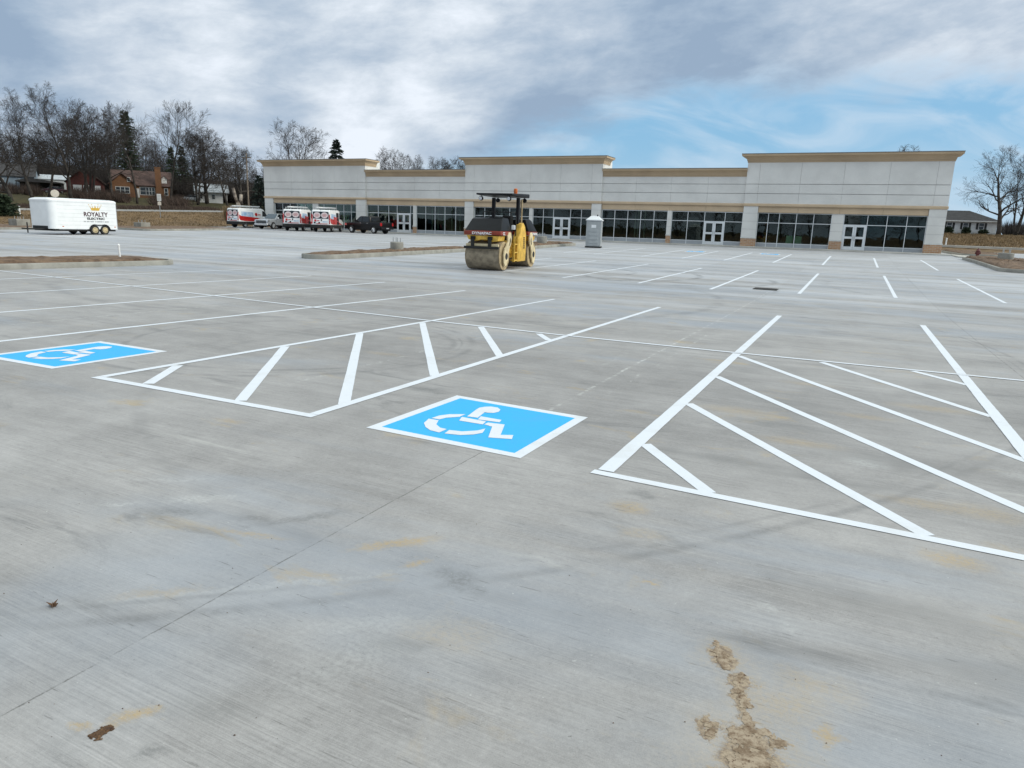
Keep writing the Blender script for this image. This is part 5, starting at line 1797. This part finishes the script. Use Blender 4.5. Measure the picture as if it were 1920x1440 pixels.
# ------------------------------------------------------------------ houses
def gable(mb, x0, x1, y0, y1, ze, zr, axis='x', ov=.35, th=.14):
    """gable roof slab with ridge along axis"""
    if axis == 'x':
        m_ = (y0 + y1) / 2
        pr = [(y0 - ov, ze - .12), (m_, zr), (y1 + ov, ze - .12), (y1 + ov, ze + th - .12), (m_, zr + th * 1.3), (y0 - ov, ze + th - .12)]
        mb.prism(pr, 'x', x0 - ov, x1 + ov)
    else:
        m_ = (x0 + x1) / 2
        pr = [(x0 - ov, ze - .12), (m_, zr), (x1 + ov, ze - .12), (x1 + ov, ze + th - .12), (m_, zr + th * 1.3), (x0 - ov, ze + th - .12)]
        mb.prism(pr, 'y', y0 - ov, y1 + ov)
    return mb


def pent(mb, x0, x1, y0, y1, z0, ze, zr, axis='x'):
    if axis == 'x':
        mb.prism([(y0, z0), (y1, z0), (y1, ze), ((y0 + y1) / 2, zr), (y0, ze)], 'x', x0, x1)
    else:
        mb.prism([(x0, z0), (x1, z0), (x1, ze), ((x0 + x1) / 2, zr), (x0, ze)], 'y', y0, y1)
    return mb


def hwin(par, x0, x1, y, z0, z1, n=1, trim='siding_white'):
    w = .1
    f = MB().box((x0 - w, y - .06, z0 - w), (x1 + w, y - .012, z0)).box((x0 - w, y - .06, z1), (x1 + w, y - .012, z1 + w)).box((x0 - w, y - .06, z0), (x0, y - .012, z1)).box((x1, y - .06, z0), (x1 + w, y - .012, z1))
    for k in range(1, n):
        xx = x0 + (x1 - x0) * k / n
        f.box((xx - .05, y - .058, z0), (xx + .05, y - .012, z1))
    f.box((x0, y - .054, (z0 + z1) / 2 - .03), (x1, y - .013, (z0 + z1) / 2 + .03))
    fr = f.build('window', trim, par)
    MB().box((x0, y - .03, z0), (x1, y - .011, z1)).build('pane', 'hwindow', fr)


def house_at(name, label, px, py, depth, rz=0, cat='house', dz=0):
    p = at(px, py, depth)
    return thing(name, label, cat, (p.x, p.y, T(p.x, p.y) + dz), rz, 'houses around the lot')


FACE = -YAW + R(27)  # faces the lot from the left
# brick house, local x along its front, -y to the camera
hb = house_at('brick_house', 'orange brick house with brown gabled roof, chimney and big white window', 270, 374, 162, FACE, dz=-.2)
pent(MB(), -6.2, 5.8, 0, 7.5, 0, 2.9, 6.1, 'x').build('wall', 'brick', hb)
gable(MB(), -6.2, 5.8, 0, 7.5, 2.9, 6.1, 'x').build('roof', 'roof_brown', hb)
pent(MB(), -6.6, -1.6, -1.6, 2.0, 0, 2.9, 5.2, 'y').build('front_wing', 'brick', hb)
gable(MB(), -6.6, -1.6, -1.6, 1.8, 2.9, 5.2, 'y').build('wing_roof', 'roof_brown', hb)
ch = MB().box((2.6, -.55, 0), (3.8, .35, 6.9)).box((2.5, -.62, 6.9), (3.9, .42, 7.1)); ch.build('chimney', 'brick', hb)
hwin(hb, -5.4, -2.8, -1.6, 1.0, 2.3, 3); hwin(hb, -.6, .5, 0, .9, 2.5, 1); hwin(hb, 1.0 - .4, 2.3, 0, .9, 2.5, 3); hwin(hb, 4.4, 5.0, 0, .9, 2.4, 1)
hwin(hb, -3.0, -2.5, -1.62, 3.6, 4.4)
MB().box((-1.4, -.05, .1), (-.8, -.01, 2.2)).build('door', 'siding_white', hb)
dm = pent(MB(), 3.9, 5.0, .5, 2.5, 3.6, 4.6, 5.2, 'y').build('dormer', 'siding_white', hb)
gable(MB(), 3.9, 5.0, .5, 2.4, 4.6, 5.2, 'y', .12, .08).build('dormer_roof', 'roof_brown', dm)
# garage
hg = house_at('garage', 'dark red garage with three white doors between bare trees', 162, 377, 152, FACE, 'garage', dz=-.2)
pent(MB(), -3.4, 3.4, 0, 6.5, 0, 2.9, 5.9, 'y').build('wall', 'garage_red', hg)
gable(MB(), -3.4, 3.4, 0, 6.5, 2.9, 5.9, 'y').build('roof', 'roof_brown', hg)
for x0, x1 in ((-2.2, -.6), (-.3, 1.2), (1.5, 2.9)):
    d = MB().box((x0, -.06, .05), (x1, -.01, 2.35)).build('garage_door', 'siding_white', hg)
    mb = MB()
    for z in (.6, 1.15, 1.7):
        mb.box((x0 + .03, -.066, z), (x1 - .03, -.061, z + .03))
    mb.build('door_seam', 'greyink', d)
# blue-grey house at the far left
hl = house_at('blue_house', 'blue grey house with dark roof behind the trees at the left edge', 34, 366, 160, FACE, dz=.2)
pent(MB(), -6.5, 3.4, 0, 8, 0, 2.9, 5.6, 'x').build('wall', 'siding_blue', hl)
gable(MB(), -6.5, 3.4, 0, 8, 2.9, 5.6, 'x').build('roof', 'roof_dark', hl)
hwin(hl, -3.4, -2.5, 0, .9, 2.2); hwin(hl, .6, 2.4, 0, .9, 2.2, 2)
# grey mobile home with carport
hm = house_at('mobile_home', 'long pale grey mobile home with light roof left of the garage', 106, 366, 168, FACE, dz=.2)
MB().box((-7, 0, .3), (5.6, 4.5, 2.6)).build('wall', 'siding_grey', hm)
gable(MB(), -7, 5.6, 0, 4.5, 2.6, 3.5, 'x', .2).build('roof', 'roof_grey', hm)
hwin(hm, 2.6, 3.4, 0, 1.2, 2.1); hwin(hm, -1.2, -.4, 0, 1.2, 2.1)
cp = house_at('carport', 'dark open carport with low roof beside the red car', 84, 372, 158, FACE, 'carport')
MB().prism([(-5.2, 2.3), (-2.6, 3.0), (3.6, 2.2), (3.6, 2.05), (-5.2, 2.1)], 'y', 0, 5).build('roof', 'roof_dark', cp)
for x in (-5, -1.2, 3.4):
    MB().box((x - .06, .1, 0), (x + .06, .22, 2.2)).build('post', 'dark', cp)
MB().box((-5, 4.8, 0), (3.5, 4.95, 2.1)).build('back_wall', 'roof_dark', cp)


def small_car(px, py, depth, rz, paint, label, dz=0):
    p = at(px, py, depth)
    t = thing('parked_car', label, 'car', (p.x, p.y, T(p.x, p.y) + dz), rz, 'cars parked by the houses')
    lo = [(-2.2, .3), (-2.25, .8), (-1.5, .92), (1.2, .95), (2.15, .75), (2.2, .3)]
    up2 = [(-1.5, .90), (-.9, 1.38), (.5, 1.40), (1.3, .92)]
    MB().prism(lo, 'x', -.88, .88).build('body', paint, t, bevel=.06, smooth=True)
    cb = MB().prism(up2, 'x', -.74, .74).build('cabin', 'cglass', t, bevel=.06, smooth=True)
    MB().box((-.62, -.85, 1.385), (.62, .45, 1.43)).build('roof', paint, cb, bevel=.015)
    for s in (-1, 1):
        for y in (-1.4, 1.4):
            wheel(t, s * .78, y, .32, .2, s)
        MB().box((min(s * .5, s * .84), 2.12, .58), (max(s * .5, s * .84), 2.2, .72)).build('headlight', 'chrome', t)


small_car(103, 372, 150, FACE + R(100), 'maroon', 'dark red car parked by the grey mobile home', .15)
small_car(358, 370, 162, FACE + R(80), 'steel', 'silver car parked in shade left of the white cottage')
# white cottage
hc = house_at('cottage', 'small white cottage with grey roof between dark trunks', 396, 372, 163, FACE, dz=-.1)
MB().box((-3.2, 0, 0), (2.5, 5, 2.5)).build('wall', 'siding_white', hc)
gable(MB(), -3.2, 3.6, -.6, 5, 2.5, 4.2, 'x', .3).build('roof', 'roof_grey', hc)
hwin(hc, -2.5, -1.9, 0, 1.0, 1.9, 1, 'siding_grey'); hwin(hc, .2, .8, 0, 1.0, 1.9, 1, 'siding_grey')
MB().box((3.3, -.5, 0), (3.42, -.38, 2.5)).build('porch_post', 'siding_white', hc)
# right white house
hr = house_at('white_house', 'low white house with dark hipped roof and shutters beyond the right field', 1814, 440, 146, R(4), dz=.1)
MB().box((-9, 0, 0), (4.9, 8, 2.65)).build('wall', 'siding_white', hr)
rf = MB().add([(-9.6, -.7, 2.6), (5.5, -.7, 2.6), (5.5, 8.7, 2.6), (-9.6, 8.7, 2.6), (-5, 4, 4.75), (.4, 4, 4.75)], [(0, 1, 5, 4), (1, 2, 5), (2, 3, 4, 5), (3, 0, 4), (0, 3, 2, 1)])
rf.build('roof', 'roof_dark', hr)
MB().box((-9.6, -.76, 2.42), (5.5, -.70, 2.64)).build('fascia', 'siding_white', hr)
for x in (-3.5, -.6, 2.2):
    hwin(hr, x - .42, x + .42, 0, .95, 2.15)
    for s in (-1, 1):
        MB().box((x + s * .74 - .2, -.05, .9), (x + s * .74 + .2, -.01, 2.2)).build('shutter', 'roof_dark', hr)
MB().box((-9, -.02, 0), (4.9, -.004, .25)).build('plinth', 'siding_grey', hr)
for i, (x, h) in enumerate(((-3.6, 1.25), (-.5, 1.2), (2.5, .85))):
    q = hr.matrix_world
    bw = Vector((hr.location.x + x * math.cos(R(4)), hr.location.y + x * math.sin(R(4)) - 1.2, hr.location.z - .05))
    tree_thing('clipped_shrub', conifer(30 + i, h, .8, -.35, .0, 9, 14, .25), bw, ('dark rounded shrub under the left window of the white house', 'dark rounded shrub under the middle window of the white house', 'low dark shrub under the right window of the white house')[i], 'shrubs before the white house', 'shrub', 'bark', 'needle')

# ------------------------------------------------------------------ sky and light
SUN_AZ = R(76)     # from +Y towards +X
SUN_EL = R(30)
w = bpy.data.worlds.new('World'); scene.world = w; w.use_nodes = True
nt = w.node_tree; t = NT(nt)
bg = nt.nodes['Background']
sky = t.n('ShaderNodeTexSky', sky_type='NISHITA', sun_disc=False)
sky.sun_elevation = SUN_EL; sky.sun_rotation = SUN_AZ
sky.air_density = 1.0; sky.dust_density = .6; sky.ozone_density = 2.0
D = t.n('ShaderNodeTexCoord').outputs['Generated']
sp = t.n('ShaderNodeSeparateXYZ'); t.L(D, sp.inputs[0])
dx, dy, dz = sp.outputs
az = t.m('ARCTAN2', dx, dy)
el = t.m('ARCSINE', dz)
sl_ = t.m('MULTIPLY_ADD', az, -.10, el)
n1 = t.noise(t.vec(t.m('MULTIPLY', az, 3.6), t.m('MULTIPLY', sl_, 8.0), 1.7), 1, 8, .6, .12)
n2 = t.noise(t.vec(t.m('MULTIPLY', az, 10), t.m('MULTIPLY', sl_, 24), 5.0), 1, 8, .62, .15)
n3 = t.noise(t.vec(t.m('MULTIPLY', az, 1.6), t.m('MULTIPLY', sl_, 4.0), 9.0), 1, 3, .5, .2)
wisp = t.noise(t.vec(t.m('MULTIPLY', az, 5.0), t.m('MULTIPLY', t.m('MULTIPLY_ADD', az, .12, el), 17), 2.0), 1, 6, .55, .9)
# ragged lower edge of the cloud deck: the deck ends higher to the right
edge = t.m('ADD', t.m('MULTIPLY', t.ss(az, R(-50), R(-8)), R(10.5)), R(-.6))
edge = t.m('MULTIPLY_ADD', t.m('SUBTRACT', n2, .5), R(5), edge)
deck = t.ss(t.m('SUBTRACT', el, edge), R(-1.2), R(2.2))
lum = t.m('ADD', t.m('MULTIPLY', t.m('SUBTRACT', n1, .5), 1.1), t.m('MULTIPLY', t.m('SUBTRACT', n2, .5), 1.3))
lum = t.m('ADD', lum, t.m('MULTIPLY', t.m('SUBTRACT', n3, .5), .5))


def spot_dir(px, py):
    return (at(px, py, 1) - CAM).normalized()


def blob(px, py, r):
    c = spot_dir(px, py)
    nd = t.n('ShaderNodeVectorMath', operation='DOT_PRODUCT')
    nv = t.n('ShaderNodeVectorMath', operation='NORMALIZE'); t.L(D, nv.inputs[0])
    t.L(nv.outputs[0], nd.inputs[0]); nd.inputs[1].default_value = c
    return t.ss(nd.outputs['Value'], math.cos(R(r)), 1.0)


for px, py, r, a in ((960, 215, 9, -.40), (1180, 150, 12, -.25), (1450, 60, 12, -.25), (250, 150, 14, -.22), (60, 120, 10, -.1), (480, 240, 5, -.2), (300, 40, 9, .42), (860, 150, 6, .35), (700, 60, 10, .1), (1800, 150, 10, .10), (1060, 70, 6, .25), (560, 275, 8, .32), (780, 285, 8, .3), (420, 200, 6, .12), (940, 45, 6, .2)):
    lum = t.m('MULTIPLY_ADD', blob(px, py, r), a, lum)
lum = t.m('ADD', lum, .5, clamp=True)
ramp = t.n('ShaderNodeValToRGB')
t.L(lum, ramp.inputs[0])
e = ramp.color_ramp.elements
e[0].position = 0; e[0].color = (.295, .395, .53, 1)
e[1].position = 1; e[1].color = (.80, .86, .94, 1)
for pos, c in ((.25, (.375, .475, .60, 1)), (.5, (.49, .575, .68, 1)), (.76, (.65, .72, .80, 1))):
    q = ramp.color_ramp.elements.new(pos); q.color = c
K = 10.7
cloudc = t.mix(1.0, ramp.outputs[0], (K, K, K), 'MULTIPLY')
# unseen sky overhead and round the sun, brightened and warmed to light the ground
nv = t.n('ShaderNodeVectorMath', operation='NORMALIZE'); t.L(D, nv.inputs[0])
sd = Vector((math.sin(SUN_AZ) * math.cos(SUN_EL), math.cos(SUN_AZ) * math.cos(SUN_EL), math.sin(SUN_EL)))
dp = t.n('ShaderNodeVectorMath', operation='DOT_PRODUCT'); t.L(nv.outputs[0], dp.inputs[0]); dp.inputs[1].default_value = sd
glow = t.m('ADD', t.m('MULTIPLY', t.ss(dp.outputs['Value'], .62, 1.0), 1.8), t.m('MULTIPLY', t.ss(dz, .40, .85), 1.0))
gl = t.m('ADD', glow, 1.0)
cloudc = t.mix(1.0, cloudc, t.vec(t.m('MULTIPLY_ADD', glow, 1.12, 1.0), gl, t.m('MULTIPLY_ADD', glow, .72, 1.0)), 'MULTIPLY')
# clear part below the deck: sky texture with thin wisps, whiter towards the horizon
blue = t.mix(.75, sky.outputs[0], (2.7, 5.6, 8.4))
wv = t.m('ADD', t.m('MULTIPLY', t.ss(wisp, .36, .72), .65), t.m('MULTIPLY', t.m('SUBTRACT', 1.0, t.ss(el, R(0), R(7))), .35), clamp=True)
lft = t.m('SUBTRACT', 1.0, t.ss(az, R(-50), R(-14)))
wv = t.m('MULTIPLY_ADD', lft, .4, wv, clamp=True)
clear = t.mix(wv, blue, (6.4, 7.6, 8.8))
col = t.mix(deck, clear, cloudc)
t.L(col, bg.inputs[0])
bg.inputs[1].default_value = .1

sl = bpy.data.lights.new('sun', 'SUN')
sl.energy = 1.5; sl.angle = R(14); sl.color = (1, .94, .84)
so = bpy.data.objects.new('sun', sl); COL.objects.link(so)
so.rotation_euler = (-sd).to_track_quat('-Z', 'Y').to_euler()
so.location = (60, 20, 60)

# ------------------------------------------------------------------ camera
cd = bpy.data.cameras.new('camera')
cd.sensor_width = 36; cd.sensor_fit = 'HORIZONTAL'
cd.lens = 36 * FPX / 1920
cd.clip_start = .05; cd.clip_end = 8000
co = bpy.data.objects.new('camera', cd); COL.objects.link(co)
mw = Matrix((RT, UP, -_fw)).transposed().to_4x4()
mw.translation = CAM
co.matrix_world = mw
scene.camera = co
scene.view_settings.view_transform = 'Standard'
scene.view_settings.look = 'None'
scene.view_settings.gamma = 1
scene.view_settings.exposure = 0.0
scene.cycles.max_bounces = 6
scene.cycles.transparent_max_bounces = 8
